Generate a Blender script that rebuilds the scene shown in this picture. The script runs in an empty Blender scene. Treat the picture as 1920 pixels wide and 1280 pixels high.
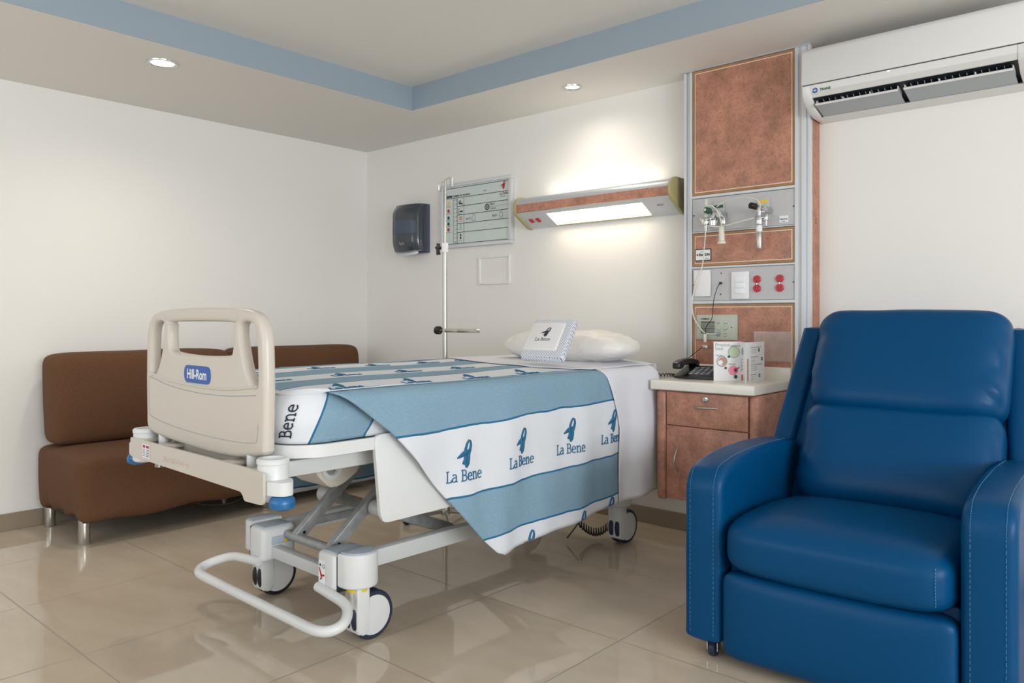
import bpy, bmesh, math, random
from mathutils import Vector, Matrix, noise
random.seed(7)
S = bpy.context.scene
COL = S.collection
PI = math.pi

# ---------------------------------------------------------------- camera, world, light, exposure
cam_d = bpy.data.cameras.new('camera'); cam = bpy.data.objects.new('camera', cam_d); COL.objects.link(cam)
cam.location = (4.438, -3.457, 1.06); cam.rotation_euler = (PI/2, 0, math.radians(41.42))
cam_d.sensor_width = 36.0; cam_d.lens = 27.09; cam_d.shift_y = -44/1920.0; cam_d.clip_start = 0.05
S.camera = cam
S.view_settings.view_transform = 'Standard'; S.view_settings.look = 'None'
S.view_settings.gamma = 1.0; S.view_settings.use_curve_mapping = False
S.view_settings.exposure = 0.0
wd = bpy.data.worlds.new('sky'); S.world = wd; wd.use_nodes = True
wd.node_tree.nodes['Background'].inputs[0].default_value = (0.72, 0.84, 1.0, 1)
wd.node_tree.nodes['Background'].inputs[1].default_value = 1.2

def area_light(name, loc, rot, sx, sy, power, col):
    l = bpy.data.lights.new(name, 'AREA'); l.shape = 'RECTANGLE'; l.size = sx; l.size_y = sy
    l.energy = power; l.color = col
    o = bpy.data.objects.new(name, l); o.location = loc; o.rotation_euler = rot; COL.objects.link(o)
    return o
# daylight through the right window; fill from an added, unseen one behind the camera
area_light('daylight_right', (7.76, -3.1, 1.42), (0, math.radians(90), 0), 1.35, 2.9, 172, (0.93, 0.97, 1.0))
area_light('back_fill_light', (2.0, -5.16, 1.40), (math.radians(90), 0, 0), 3.0, 1.4, 27, (1.0, 0.98, 0.95))

# ---------------------------------------------------------------- helpers: materials
def srgb(r, g, b):
    f = lambda c: (c/255/12.92) if c/255 <= 0.04045 else ((c/255+0.055)/1.055)**2.4
    return (f(r), f(g), f(b), 1)
def mat(name, col, rough=0.5, metal=0.0, spec=0.5, bump=None, var=None, coat=0.0, emit=None, trans=0.0, alpha=1.0):
    """bump=(scale,strength[,distance]); var=(scale,dark colour,amount)"""
    m = bpy.data.materials.new(name); m.use_nodes = True
    nt = m.node_tree; b = nt.nodes['Principled BSDF']
    b.inputs['Base Color'].default_value = col; b.inputs['Roughness'].default_value = rough
    b.inputs['Metallic'].default_value = metal; b.inputs['Specular IOR Level'].default_value = spec
    b.inputs['Coat Weight'].default_value = coat; b.inputs['Transmission Weight'].default_value = trans
    b.inputs['Alpha'].default_value = alpha
    if emit: b.inputs['Emission Color'].default_value = emit[0]; b.inputs['Emission Strength'].default_value = emit[1]
    tc = nt.nodes.new('ShaderNodeTexCoord')
    if bump:
        n = nt.nodes.new('ShaderNodeTexNoise'); n.inputs['Scale'].default_value = bump[0]; n.inputs['Detail'].default_value = 4
        nt.links.new(tc.outputs['Object'], n.inputs['Vector'])
        bp = nt.nodes.new('ShaderNodeBump'); bp.inputs['Strength'].default_value = bump[1]
        bp.inputs['Distance'].default_value = bump[2] if len(bump) > 2 else 0.002
        nt.links.new(n.outputs['Fac'], bp.inputs['Height']); nt.links.new(bp.outputs['Normal'], b.inputs['Normal'])
    if var:
        n = nt.nodes.new('ShaderNodeTexNoise'); n.inputs['Scale'].default_value = var[0]; n.inputs['Detail'].default_value = 6
        nt.links.new(tc.outputs['Object'], n.inputs['Vector'])
        mx = nt.nodes.new('ShaderNodeMix'); mx.data_type = 'RGBA'
        mx.inputs['A'].default_value = col; mx.inputs['B'].default_value = var[1]
        r = nt.nodes.new('ShaderNodeMapRange'); r.inputs['From Min'].default_value = 0.35; r.inputs['From Max'].default_value = 0.7
        r.inputs['To Max'].default_value = var[2]
        nt.links.new(n.outputs['Fac'], r.inputs['Value']); nt.links.new(r.outputs['Result'], mx.inputs['Factor'])
        nt.links.new(mx.outputs['Result'], b.inputs['Base Color'])
    return m
def N(nt, typ, **k):
    n = nt.nodes.new(typ)
    for a, v in k.items(): setattr(n, a, v)
    return n
def MA(nt, op, a, b=None, c=None):
    n = nt.nodes.new('ShaderNodeMath'); n.operation = op
    for i, x in enumerate((a, b, c)):
        if x is None: continue
        if isinstance(x, (int, float)): n.inputs[i].default_value = x
        else: nt.links.new(x, n.inputs[i])
    return n.outputs[0]
def MIX(nt, f, a, b):
    n = nt.nodes.new('ShaderNodeMix'); n.data_type = 'RGBA'
    for s, x in (('Factor', f), ('A', a), ('B', b)):
        if isinstance(x, (int, float, tuple)): n.inputs[s].default_value = x
        else: nt.links.new(x, n.inputs[s])
    return n.outputs['Result']

M = {}
M['wall'] = mat('wall_paint', srgb(238, 236, 232), 0.75, bump=(60, 0.08))
M['ceiling'] = mat('ceiling_paint', srgb(232, 229, 224), 0.8)
M['blue_paint'] = mat('blue_grey_paint', srgb(152, 167, 178), 0.6)
M['white_plastic'] = mat('white_plastic', srgb(206, 199, 188), 0.32, bump=(500, 0.03, 0.0005))  # darkened to cream, standing in for dim light on the foot-facing parts
M['cool_plastic'] = mat('cool_white_plastic', srgb(222, 224, 224), 0.35)
M['bed_grey'] = mat('grey_painted_steel', srgb(205, 208, 208), 0.3)
M['bed_steel'] = mat('worn_grey_steel', srgb(168, 172, 174), 0.35, metal=0.25, var=(30, srgb(132, 134, 130), 0.6))
M['grey_cover'] = mat('grey_blue_cover', srgb(176, 190, 202), 0.35)
M['black_rubber'] = mat('black_rubber', srgb(24, 26, 30), 0.5)
M['navy_rubber'] = mat('navy_rubber', srgb(36, 46, 66), 0.5)
M['blue_plastic'] = mat('blue_plastic', srgb(30, 102, 158), 0.3)
M['chrome'] = mat('chrome', srgb(205, 208, 210), 0.14, metal=1.0)
M['steel'] = mat('brushed_steel', srgb(190, 188, 182), 0.3, metal=0.9)
M['alu'] = mat('anodised_aluminium', srgb(200, 206, 212), 0.38, metal=0.55)
M['alu_white'] = mat('pale_aluminium', srgb(214, 218, 222), 0.45, metal=0.2)
M['grey_plate'] = mat('light_grey_plate', srgb(196, 196, 198), 0.5)
M['gold_trim'] = mat('tan_trim', srgb(176, 132, 88), 0.45, var=(8, srgb(140, 100, 62), 0.6))
M['cream_line'] = mat('cream_line', srgb(240, 222, 208), 0.5)
M['olive'] = mat('olive_plastic', srgb(176, 168, 120), 0.4)
M['red'] = mat('red_plastic', srgb(196, 22, 34), 0.3)
M['dark_red'] = mat('dark_slot', srgb(60, 6, 10), 0.5)
M['black'] = mat('black_plastic', srgb(22, 22, 24), 0.3)
M['ink'] = mat('black_ink', srgb(30, 34, 38), 0.6)
M['white_card'] = mat('white_card', srgb(238, 238, 240), 0.5)
M['yellow'] = mat('yellow', srgb(240, 204, 40), 0.4)
M['green'] = mat('dark_green', srgb(20, 84, 66), 0.4)
M['orange'] = mat('orange', srgb(226, 110, 50), 0.5)
M['teal_ink'] = mat('teal_ink', srgb(34, 106, 144), 0.8)
M['navy_ink'] = mat('navy_ink', srgb(24, 40, 60), 0.7)
M['badge_blue'] = mat('badge_blue', srgb(24, 88, 170), 0.4)
M['badge_white'] = mat('badge_white', srgb(240, 244, 248), 0.4)
M['pink'] = mat('pink', srgb(240, 150, 176), 0.5)
M['magenta'] = mat('magenta', srgb(190, 24, 90), 0.5)
M['pale_green'] = mat('pale_green', srgb(204, 224, 190), 0.5)
M['tan'] = mat('tan_print', srgb(196, 150, 120), 0.5)
M['grey_print'] = mat('grey_print', srgb(150, 160, 166), 0.6)
M['sage'] = mat('sage_plastic', srgb(190, 196, 182), 0.4)
M['counter'] = mat('white_solid_surface', srgb(236, 232, 222), 0.18)
M['dispenser'] = mat('smoked_plastic', srgb(58, 66, 76), 0.16, coat=0.3)
M['dispenser_side'] = mat('smoked_plastic_edge', srgb(70, 84, 104), 0.25)
M['board'] = mat('board_glass', srgb(206, 218, 214), 0.12)
M['sheet'] = mat('white_sheet', srgb(224, 226, 234), 0.85, bump=(700, 0.15, 0.0006))
M['pillow'] = mat('pillow_in_clear_wrap', srgb(236, 233, 229), 0.5, coat=0.12, bump=(22, 0.7, 0.012))
M['mattress'] = mat('mattress_cover', srgb(196, 206, 216), 0.5)
M['sofa'] = mat('brown_linen', srgb(104, 70, 44), 0.9, bump=(420, 0.5, 0.0012), var=(260, srgb(76, 48, 28), 0.7))
M['leather'] = mat('blue_leather', srgb(0, 68, 114), 0.36, bump=(900, 0.10, 0.0006), spec=0.17)
M['stitch'] = mat('light_blue_stitch', srgb(70, 132, 176), 0.6)
M['ac'] = mat('ac_white_plastic', srgb(228, 228, 226), 0.3)
M['dark_inside'] = mat('dark_inside', srgb(26, 32, 38), 0.5)
M['louver'] = mat('grey_louver', srgb(168, 174, 178), 0.35)
M['cable_white'] = mat('white_cable', srgb(226, 222, 208), 0.4)
M['lamp_warm'] = mat('lamp_warm', (1, 1, 1, 1), 0.5, emit=((1.0, 0.86, 0.62, 1), 3.2))
M['lamp_tube'] = mat('lamp_tube', (1, 1, 1, 1), 0.5, emit=((1.0, 0.93, 0.80, 1), 1.0))
M['lamp_cool'] = mat('lamp_neutral', (1, 1, 1, 1), 0.5, emit=((1.0, 0.97, 0.92, 1), 2.0))
M['led'] = mat('led', (1, 1, 1, 1), 0.5, emit=((1, 1, 1, 1), 2.0))
M['white_metal'] = mat('window_frame_white', srgb(220, 220, 220), 0.4)
M['clear'] = mat('clear_acrylic', (1, 1, 1, 1), 0.05, alpha=0.14)
M['glass'] = mat('window_glass', (1, 1, 1, 1), 0.0, alpha=0.06)
M['flow_glass'] = mat('flow_tube', srgb(226, 226, 216), 0.1, alpha=0.6)

def laminate():
    m = mat('terracotta_laminate', srgb(180, 126, 104), 0.42); nt = m.node_tree; b = nt.nodes['Principled BSDF']
    tc = N(nt, 'ShaderNodeTexCoord')
    n1 = N(nt, 'ShaderNodeTexNoise'); n1.inputs['Scale'].default_value = 14; n1.inputs['Detail'].default_value = 8; n1.inputs['Roughness'].default_value = 0.65
    n2 = N(nt, 'ShaderNodeTexNoise'); n2.inputs['Scale'].default_value = 90; n2.inputs['Detail'].default_value = 8; n2.inputs['Roughness'].default_value = 0.75
    n2.inputs['Distortion'].default_value = 0.3
    for n in (n1, n2): nt.links.new(tc.outputs['Object'], n.inputs['Vector'])
    r1 = N(nt, 'ShaderNodeMapRange'); r1.inputs['From Min'].default_value = 0.36; r1.inputs['From Max'].default_value = 0.66
    r2 = N(nt, 'ShaderNodeMapRange'); r2.inputs['From Min'].default_value = 0.50; r2.inputs['From Max'].default_value = 0.66
    nt.links.new(n1.outputs['Fac'], r1.inputs['Value']); nt.links.new(n2.outputs['Fac'], r2.inputs['Value'])
    c = MIX(nt, r1.outputs['Result'], srgb(200, 142, 118), srgb(158, 112, 92))
    c = MIX(nt, MA(nt, 'MULTIPLY', r2.outputs['Result'], 0.6), c, srgb(118, 78, 58))
    nt.links.new(c, b.inputs['Base Color']); return m
M['laminate'] = laminate()

def floor_mat():
    m = mat('polished_beige_tile', srgb(178, 164, 142), 0.1); nt = m.node_tree; b = nt.nodes['Principled BSDF']
    g = N(nt, 'ShaderNodeNewGeometry'); sp = N(nt, 'ShaderNodeSeparateXYZ'); nt.links.new(g.outputs['Position'], sp.inputs[0])
    def line(sock, off):
        a = MA(nt, 'DIVIDE', MA(nt, 'SUBTRACT', sock, off), 0.603)
        f = MA(nt, 'FRACT', MA(nt, 'ADD', a, 50.5))
        return MA(nt, 'LESS_THAN', MA(nt, 'ABSOLUTE', MA(nt, 'SUBTRACT', f, 0.5)), 0.0042)
    gr = MA(nt, 'MAXIMUM', line(sp.outputs[0], 3.027), line(sp.outputs[1], -1.325))
    mp = N(nt, 'ShaderNodeMapping'); mp.inputs['Scale'].default_value = (1.2, 3.2, 1); mp.inputs['Rotation'].default_value = (0, 0, -0.85)
    nt.links.new(g.outputs['Position'], mp.inputs[0])
    n = N(nt, 'ShaderNodeTexNoise'); n.inputs['Scale'].default_value = 2.2; n.inputs['Detail'].default_value = 7; n.inputs['Roughness'].default_value = 0.6
    nt.links.new(mp.outputs[0], n.inputs['Vector'])
    r = N(nt, 'ShaderNodeMapRange'); r.inputs['From Min'].default_value = 0.35; r.inputs['From Max'].default_value = 0.68
    nt.links.new(n.outputs['Fac'], r.inputs['Value'])
    c = MIX(nt, r.outputs['Result'], srgb(204, 190, 170), srgb(194, 179, 159))
    c = MIX(nt, MA(nt, 'MULTIPLY', gr, 0.5), c, srgb(112, 98, 84))
    nt.links.new(c, b.inputs['Base Color'])
    nt.links.new(MA(nt, 'ADD', MA(nt, 'MULTIPLY', gr, 0.4), 0.035), b.inputs['Roughness']); return m
M['floor'] = floor_mat()
M['base_tile'] = mat('skirting_tile', srgb(150, 136, 118), 0.2)

def blanket_mat():
    """stripes run along the bed; uv.y is the distance across the cloth in metres"""
    m = mat('striped_blanket', (1, 1, 1, 1), 0.85, spec=0.3); nt = m.node_tree; b = nt.nodes['Principled BSDF']
    uv = N(nt, 'ShaderNodeUVMap'); uv.uv_map = 'cloth'; sp = N(nt, 'ShaderNodeSeparateXYZ'); nt.links.new(uv.outputs[0], sp.inputs[0])
    wb = N(nt, 'ShaderNodeTexNoise'); wb.inputs['Scale'].default_value = 6; nt.links.new(uv.outputs[0], wb.inputs['Vector'])
    s = MA(nt, 'ADD', sp.outputs[1], MA(nt, 'MULTIPLY', MA(nt, 'SUBTRACT', wb.outputs['Fac'], 0.5), 0.02))
    blue = None; line = None
    for a, c in ((-1.02, -0.78), (-0.62, -0.38), (-0.20, 0.0), (0.19, 0.37 - 0.06), (0.45, 0.625), (0.86, 1.03), (1.3, 1.5)):
        e = MA(nt, 'COMPARE', s, (a+c)/2, (c-a)/2)
        l = MA(nt, 'MAXIMUM', MA(nt, 'COMPARE', s, a, 0.0035), MA(nt, 'COMPARE', s, c, 0.0035))
        blue = e if blue is None else MA(nt, 'MAXIMUM', blue, e); line = l if line is None else MA(nt, 'MAXIMUM', line, l)
    ob = N(nt, 'ShaderNodeTexCoord')
    n = N(nt, 'ShaderNodeTexNoise'); n.inputs['Scale'].default_value = 260; n.inputs['Detail'].default_value = 5
    nt.links.new(ob.outputs['Object'], n.inputs['Vector'])
    r = N(nt, 'ShaderNodeMapRange'); r.inputs['From Min'].default_value = 0.5; r.inputs['From Max'].default_value = 0.72; nt.links.new(n.outputs['Fac'], r.inputs['Value'])
    bl = MIX(nt, MA(nt, 'MULTIPLY', r.outputs[0], 0.4), srgb(130, 162, 182), srgb(170, 194, 208))
    c = MIX(nt, blue, srgb(222, 226, 232), bl)
    c = MIX(nt, line, c, srgb(40, 108, 146))
    nt.links.new(c, b.inputs['Base Color'])
    bp = N(nt, 'ShaderNodeBump'); bp.inputs['Strength'].default_value = 0.25; bp.inputs['Distance'].default_value = 0.001
    nt.links.new(n.outputs['Fac'], bp.inputs['Height']); nt.links.new(bp.outputs['Normal'], b.inputs['Normal'])
    return m
M['blanket'] = blanket_mat()

def check_mat():
    m = mat('blue_lattice_cloth', srgb(226, 230, 238), 0.85); nt = m.node_tree; b = nt.nodes['Principled BSDF']
    tc = N(nt, 'ShaderNodeTexCoord'); sp = N(nt, 'ShaderNodeSeparateXYZ'); nt.links.new(tc.outputs['Object'], sp.inputs[0])
    yz = MA(nt, 'ADD', sp.outputs[1], sp.outputs[2])
    def w(k):
        f = MA(nt, 'FRACT', MA(nt, 'ADD', MA(nt, 'MULTIPLY', MA(nt, 'ADD', sp.outputs[0], MA(nt, 'MULTIPLY', yz, k)), 70), 50))
        return MA(nt, 'LESS_THAN', f, 0.42)
    f = MA(nt, 'MULTIPLY', w(1.0), w(-1.0))
    nt.links.new(MIX(nt, f, srgb(228, 232, 240), srgb(70, 92, 140)), b.inputs['Base Color']); return m
M['lattice'] = check_mat()

# ---------------------------------------------------------------- helpers: mesh building
class MB:
    def __init__(s): s.bm = bmesh.new(); s.mats = []; s.cur = 0
    def m(s, name):
        mm = M[name]
        if mm not in s.mats: s.mats.append(mm)
        s.cur = s.mats.index(mm); return s
    def _done(s, faces):
        for f in faces: f.material_index = s.cur; f.smooth = True
    def box(s, x0, x1, y0, y1, z0, z1, bev=0.0, seg=2, mtx=None):
        r = bmesh.ops.create_cube(s.bm, size=1.0); vs = r['verts']
        for v in vs:
            v.co = Vector((x0+(v.co.x+.5)*(x1-x0), y0+(v.co.y+.5)*(y1-y0), z0+(v.co.z+.5)*(z1-z0)))
            if mtx: v.co = mtx @ v.co
        es = list({e for v in vs for e in v.link_edges}); fs = list({f for v in vs for f in v.link_faces})
        s._done(fs)
        if bev > 0:
            b = bmesh.ops.bevel(s.bm, geom=es, offset=bev, segments=seg, profile=0.5, affect='EDGES', clamp_overlap=True)
            s._done(b['faces'])
        return s
    def tube(s, pts, r, n=12, caps=True, closed=False):
        pts = [Vector(p) for p in pts]; L = len(pts); rs = r if isinstance(r, (list, tuple)) else [r]*L
        rings = []; up = None
        for i, p in enumerate(pts):
            a = pts[(i-1) % L] if (i > 0 or closed) else pts[i]; b = pts[(i+1) % L] if (i < L-1 or closed) else pts[i]
            d = (b-a).normalized()
            if up is None: up = d.orthogonal().normalized()
            up = (up - d*up.dot(d)).normalized(); q = d.cross(up)
            rings.append([s.bm.verts.new(p + (up*math.cos(2*PI*k/n) + q*math.sin(2*PI*k/n))*rs[i]) for k in range(n)])
        fs = []
        for i in range(L if closed else L-1):
            A, B = rings[i], rings[(i+1) % L]
            for k in range(n): fs.append(s.bm.faces.new((A[k], A[(k+1) % n], B[(k+1) % n], B[k])))
        if caps and not closed:
            fs.append(s.bm.faces.new(rings[0][::-1])); fs.append(s.bm.faces.new(rings[-1]))
        s._done(fs)
        return s
    def cyl(s, p0, p1, r, n=24, bev=0.0, r2=None):
        p0 = Vector(p0); p1 = Vector(p1); r2 = r if r2 is None else r2
        if bev > 0:
            d = (p1-p0).normalized()
            return s.tube([p0, p0+d*0.0001, p0+d*bev*.3, p0+d*bev, p1-d*bev, p1-d*bev*.3, p1-d*.0001, p1], [r-bev, r-bev, r-bev*.3, r, r2, r2-bev*.3, r2-bev, r2-bev], n)
        return s.tube([p0, p1], [r, r2], n)
    def prism(s, poly, a0, a1, axis='x', bev=0.0, seg=2, mtx=None):
        """poly of 2D points in the plane normal to axis: x->(y,z) y->(x,z) z->(x,y)"""
        def P(p, a):
            v = {'x': Vector((a, p[0], p[1])), 'y': Vector((p[0], a, p[1])), 'z': Vector((p[0], p[1], a))}[axis]
            return mtx @ v if mtx else v
        poly = [p for i, p in enumerate(poly) if math.hypot(p[0]-poly[i-1][0], p[1]-poly[i-1][1]) > 4e-4]
        A = [s.bm.verts.new(P(p, a0)) for p in poly]; B = [s.bm.verts.new(P(p, a1)) for p in poly]; n = len(poly)
        fs = [s.bm.faces.new(A[::-1]), s.bm.faces.new(B)]
        for i in range(n): fs.append(s.bm.faces.new((A[i], A[(i+1) % n], B[(i+1) % n], B[i])))
        s._done(fs)
        if bev > 0:
            es = list(fs[0].edges) + list(fs[1].edges)
            b = bmesh.ops.bevel(s.bm, geom=es, offset=bev, segments=seg, profile=0.5, affect='EDGES', clamp_overlap=True); s._done(b['faces'])
        return s
    def grid(s, fn, nu, nv, uv=None, closed_u=False):
        vs = [[s.bm.verts.new(fn(i/(nu), j/(nv))) for j in range(nv+1)] for i in range(nu + (0 if closed_u else 1))]
        L = len(vs); lay = s.bm.loops.layers.uv.get('cloth') or (s.bm.loops.layers.uv.new('cloth') if uv else None); fs = []
        for i in range(nu):
            for j in range(nv):
                f = s.bm.faces.new((vs[i][j], vs[(i+1) % L][j], vs[(i+1) % L][j+1], vs[i][j+1])); fs.append(f)
                if uv:
                    for l, (a, b) in zip(f.loops, ((i, j), (i+1, j), (i+1, j+1), (i, j+1))): l[lay].uv = uv(a/nu, b/nv)
        s._done(fs); return s
    def soft(s, c, d, n=(6, 6, 6), k=14, fn=None, mtx=None):
        """rounded cushion: centre c, full size d, superellipsoid exponents n"""
        c = Vector(c); nn = n if isinstance(n, tuple) else (n, n, n)
        b2 = bmesh.new(); bmesh.ops.create_cube(b2, size=2.0)
        bmesh.ops.subdivide_edges(b2, edges=b2.edges[:], cuts=k, use_grid_fill=True)
        mp = {}
        for v in b2.verts:
            p = Vector([math.copysign(math.sin(abs(t)*PI/2)**0.8 if abs(t) < 1 else 1, t) for t in v.co])
            lo, hi = 0.0, 4.0   # scale onto the superellipsoid
            for _ in range(28):
                t = (lo+hi)/2
                if sum((abs(p[a])*t)**nn[a] for a in range(3)) > 1: hi = t
                else: lo = t
            q = p*lo
            q = Vector((q.x*d[0]/2, q.y*d[1]/2, q.z*d[2]/2))
            if fn: q = fn(q)
            q = q + c
            if mtx: q = mtx @ q
            mp[v] = s.bm.verts.new(q)
        fs = [s.bm.faces.new([mp[v] for v in f.verts]) for f in b2.faces]
        b2.free(); s._done(fs); return s
    def lathe(s, prof, c, axis='z', n=28):
        """prof [(radius, height)]"""
        c = Vector(c); rings = []
        for r, h in prof:
            ring = []
            for k in range(n):
                a = 2*PI*k/n; x, y = r*math.cos(a), r*math.sin(a)
                ring.append(s.bm.verts.new(c + {'z': Vector((x, y, h)), 'x': Vector((h, x, y)), 'y': Vector((y, h, x))}[axis]))
            rings.append(ring)
        fs = []
        for A, B in zip(rings, rings[1:]):
            for k in range(n): fs.append(s.bm.faces.new((A[k], A[(k+1) % n], B[(k+1) % n], B[k])))
        if prof[0][0] > 1e-4: fs.append(s.bm.faces.new(rings[0][::-1]))
        if prof[-1][0] > 1e-4: fs.append(s.bm.faces.new(rings[-1]))
        s._done(fs); return s
    def strip(s, pts, P, closed=False):
        """variable-width stroke [(x,y,width)] mapped by P(x,y)"""
        L = len(pts); a = []
        for i, (x, y, w) in enumerate(pts):
            if closed: q0, q1 = pts[(i-1) % L], pts[(i+1) % L]
            else: q0, q1 = pts[max(i-1, 0)], pts[min(i+1, L-1)]
            dx, dy = q1[0]-q0[0], q1[1]-q0[1]; l = math.hypot(dx, dy) or 1; nx, ny = -dy/l*w/2, dx/l*w/2
            a.append((s.bm.verts.new(P(x+nx, y+ny)), s.bm.verts.new(P(x-nx, y-ny))))
        fs = []
        for i in range(L if closed else L-1):
            j = (i+1) % L; fs.append(s.bm.faces.new((a[i][1], a[j][1], a[j][0], a[i][0])))
        s._done(fs); return s
    def text(s, body, P, size=1.0, bold=0.0, align='LEFT', sub=0, sx=1.0):
        c = bpy.data.curves.new('t', 'FONT'); c.body = body; c.size = size; c.offset = bold; c.align_x = align; c.resolution_u = 3
        o = bpy.data.objects.new('t', c); COL.objects.link(o)
        dg = bpy.context.evaluated_depsgraph_get(); me = bpy.data.meshes.new_from_object(o.evaluated_get(dg))
        b2 = bmesh.new(); b2.from_mesh(me)
        mp = {v: s.bm.verts.new(P(v.co.x*sx, v.co.y)) for v in b2.verts}; fs = []
        for f in b2.faces:
            try: fs.append(s.bm.faces.new([mp[v] for v in f.verts]))
            except ValueError: pass
        b2.free(); bpy.data.objects.remove(o); bpy.data.meshes.remove(me); bpy.data.curves.remove(c)
        s._done(fs); return s
    def disc(s, x, y, r, P, n=20, ry=None, ring=None):
        ry = ry or r
        if ring:
            pts = [(x+r*math.cos(2*PI*k/n), y+ry*math.sin(2*PI*k/n), ring) for k in range(n)]
            return s.strip(pts, P, closed=True)
        f = s.bm.faces.new([s.bm.verts.new(P(x+r*math.cos(2*PI*k/n), y+ry*math.sin(2*PI*k/n))) for k in range(n)]); s._done([f]); return s
    def quad(s, x0, x1, y0, y1, P):
        f = s.bm.faces.new([s.bm.verts.new(P(*q)) for q in ((x0, y0), (x1, y0), (x1, y1), (x0, y1))]); s._done([f]); return s
    def build(s, name, parent=None, loc=None, rot=0, flat=False, mods=None, weld=False):
        if weld: bmesh.ops.remove_doubles(s.bm, verts=s.bm.verts[:], dist=0.0004)
        bmesh.ops.recalc_face_normals(s.bm, faces=s.bm.faces[:]) if weld != 'keep' else None
        me = bpy.data.meshes.new(name); s.bm.to_mesh(me); s.bm.free()
        for m in s.mats: me.materials.append(m)
        if flat:
            for p in me.polygons: p.use_smooth = False
        else:
            try: me.set_sharp_from_angle(angle=math.radians(38))
            except Exception: pass
        o = bpy.data.objects.new(name, me); COL.objects.link(o)
        if parent: o.parent = parent
        if loc: o.location = loc
        if rot: o.rotation_euler = (0, 0, rot)
        return o
def thing(name, label, cat, loc=(0, 0, 0), rot=0, group=None):
    o = bpy.data.objects.new(name, None); COL.objects.link(o); o.location = loc; o.rotation_euler = (0, 0, rot)
    o.empty_display_size = 0.1; o['label'] = label; o['category'] = cat
    if group: o['group'] = group
    return o
def tag(o, label, cat, group=None):
    o['label'] = label; o['category'] = cat
    if group: o['group'] = group
    return o
def struct(o): o['kind'] = 'structure'; return o
def copy_tree(o, parent=None):
    c = o.copy(); COL.objects.link(c)
    if parent: c.parent = parent
    for ch in list(o.children): copy_tree(ch, c)
    return c
def arc(cx, cy, r, a0, a1, n=8):
    return [(cx+r*math.cos(math.radians(a0+(a1-a0)*i/n)), cy+r*math.sin(math.radians(a0+(a1-a0)*i/n))) for i in range(n+1)]
def smooth_path(pts, k=6):
    P = [Vector(p) for p in pts]; out = []
    for i in range(len(P)-1):
        a = P[max(i-1, 0)]; b = P[i]; c = P[i+1]; d = P[min(i+2, len(P)-1)]
        for j in range(k):
            t = j/k; out.append(0.5*((2*b)+(c-a)*t+(2*a-5*b+4*c-d)*t*t+(3*b-a-3*c+d)*t**3))
    out.append(P[-1]); return out
def round_poly(pts, r, n=5):
    out = []; L = len(pts)
    for i in range(L):
        p = Vector(pts[i]); a = Vector(pts[i-1]); b = Vector(pts[(i+1) % L]); rr = r[i] if isinstance(r, (list, tuple)) else r
        if rr <= 0: out.append(tuple(p)); continue
        da = (a-p).normalized(); db = (b-p).normalized()
        for k in range(n+1):
            t = k/n; out.append(tuple((p+da*rr)*(1-t)**2 + p*2*t*(1-t) + (p+db*rr)*t*t))
    return out

# hand-drawn slab lettering "La Bene" and the ribbon emblem, as strokes
GLY = {
 'L': (0.62, [[(0, 0), (.55, 0), (.55, .18)], [(.14, 0), (.14, .97)], [(0, .97), (.32, .97)]]),
 'a': (0.66, [[(.08, .58), (.25, .68), (.42, .62), (.46, .5), (.46, 0), (.58, 0)], [(.46, .38), (.2, .38), (.04, .25), (.06, .06), (.22, -.02), (.38, .04), (.46, .16)]]),
 'B': (0.68, [[(0, 0), (.38, 0), (.54, .08), (.58, .26), (.5, .44), (.36, .5), (.14, .5)], [(.36, .5), (.5, .6), (.5, .85), (.36, .97), (0, .97)], [(.14, 0), (.14, .97)]]),
 'e': (0.62, [[(.04, .34), (.52, .36), (.48, .56), (.3, .68), (.12, .58), (.04, .34), (.1, .08), (.28, -.02), (.5, .08)]]),
 'n': (0.72, [[(0, .66), (.13, .66), (.13, 0)], [(0, 0), (.26, 0)], [(.13, .45), (.26, .63), (.42, .66), (.52, .5), (.52, 0)], [(.4, 0), (.64, 0)]]),
 ' ': (0.3, [])}
def slab(mb, body, P, x, y, h, wt=0.085):
    """slab-serif stroke text, h = cap height"""
    for ch in body:
        adv, strokes = GLY[ch]
        for st in strokes:
            pts = []
            for a, b in zip(st, st[1:]):
                for k in range(3): pts.append((x+(a[0]+(b[0]-a[0])*k/3)*h, y+(a[1]+(b[1]-a[1])*k/3)*h, wt*h))
            pts.append((x+st[-1][0]*h, y+st[-1][1]*h, wt*h)); mb.strip(pts, P)
        x += adv*h
    return x
def ribbon(mb, P, x, y, h, k=1.0):
    """awareness-ribbon emblem, lower left at x,y, height h"""
    loop = [(.34, .10, .20), (.42, .30, .17), (.40, .50, .13), (.42, .68, .11), (.50, .86, .09), (.60, .97, .07), (.70, .93, .07),
            (.72, .78, .10), (.66, .60, .12), (.58, .46, .14), (.56, .30, .15), (.52, .12, .15), (.42, .0, .10)]
    wing = [(.0, .36, .03), (.14, .42, .12), (.30, .50, .17), (.50, .56, .14), (.62, .62, .05)]
    def q(pts):
        o = []
        for a, b in zip(pts, pts[1:]):
            for i in range(3):
                t = i/3; o.append((x+(a[0]+(b[0]-a[0])*t)*h*k, y+(a[1]+(b[1]-a[1])*t)*h, (a[2]+(b[2]-a[2])*t)*h))
        o.append((x+pts[-1][0]*h*k, y+pts[-1][1]*h, pts[-1][2]*h)); return o
    mb.strip(q(loop), P); mb.strip(q(wing), P)
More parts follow.
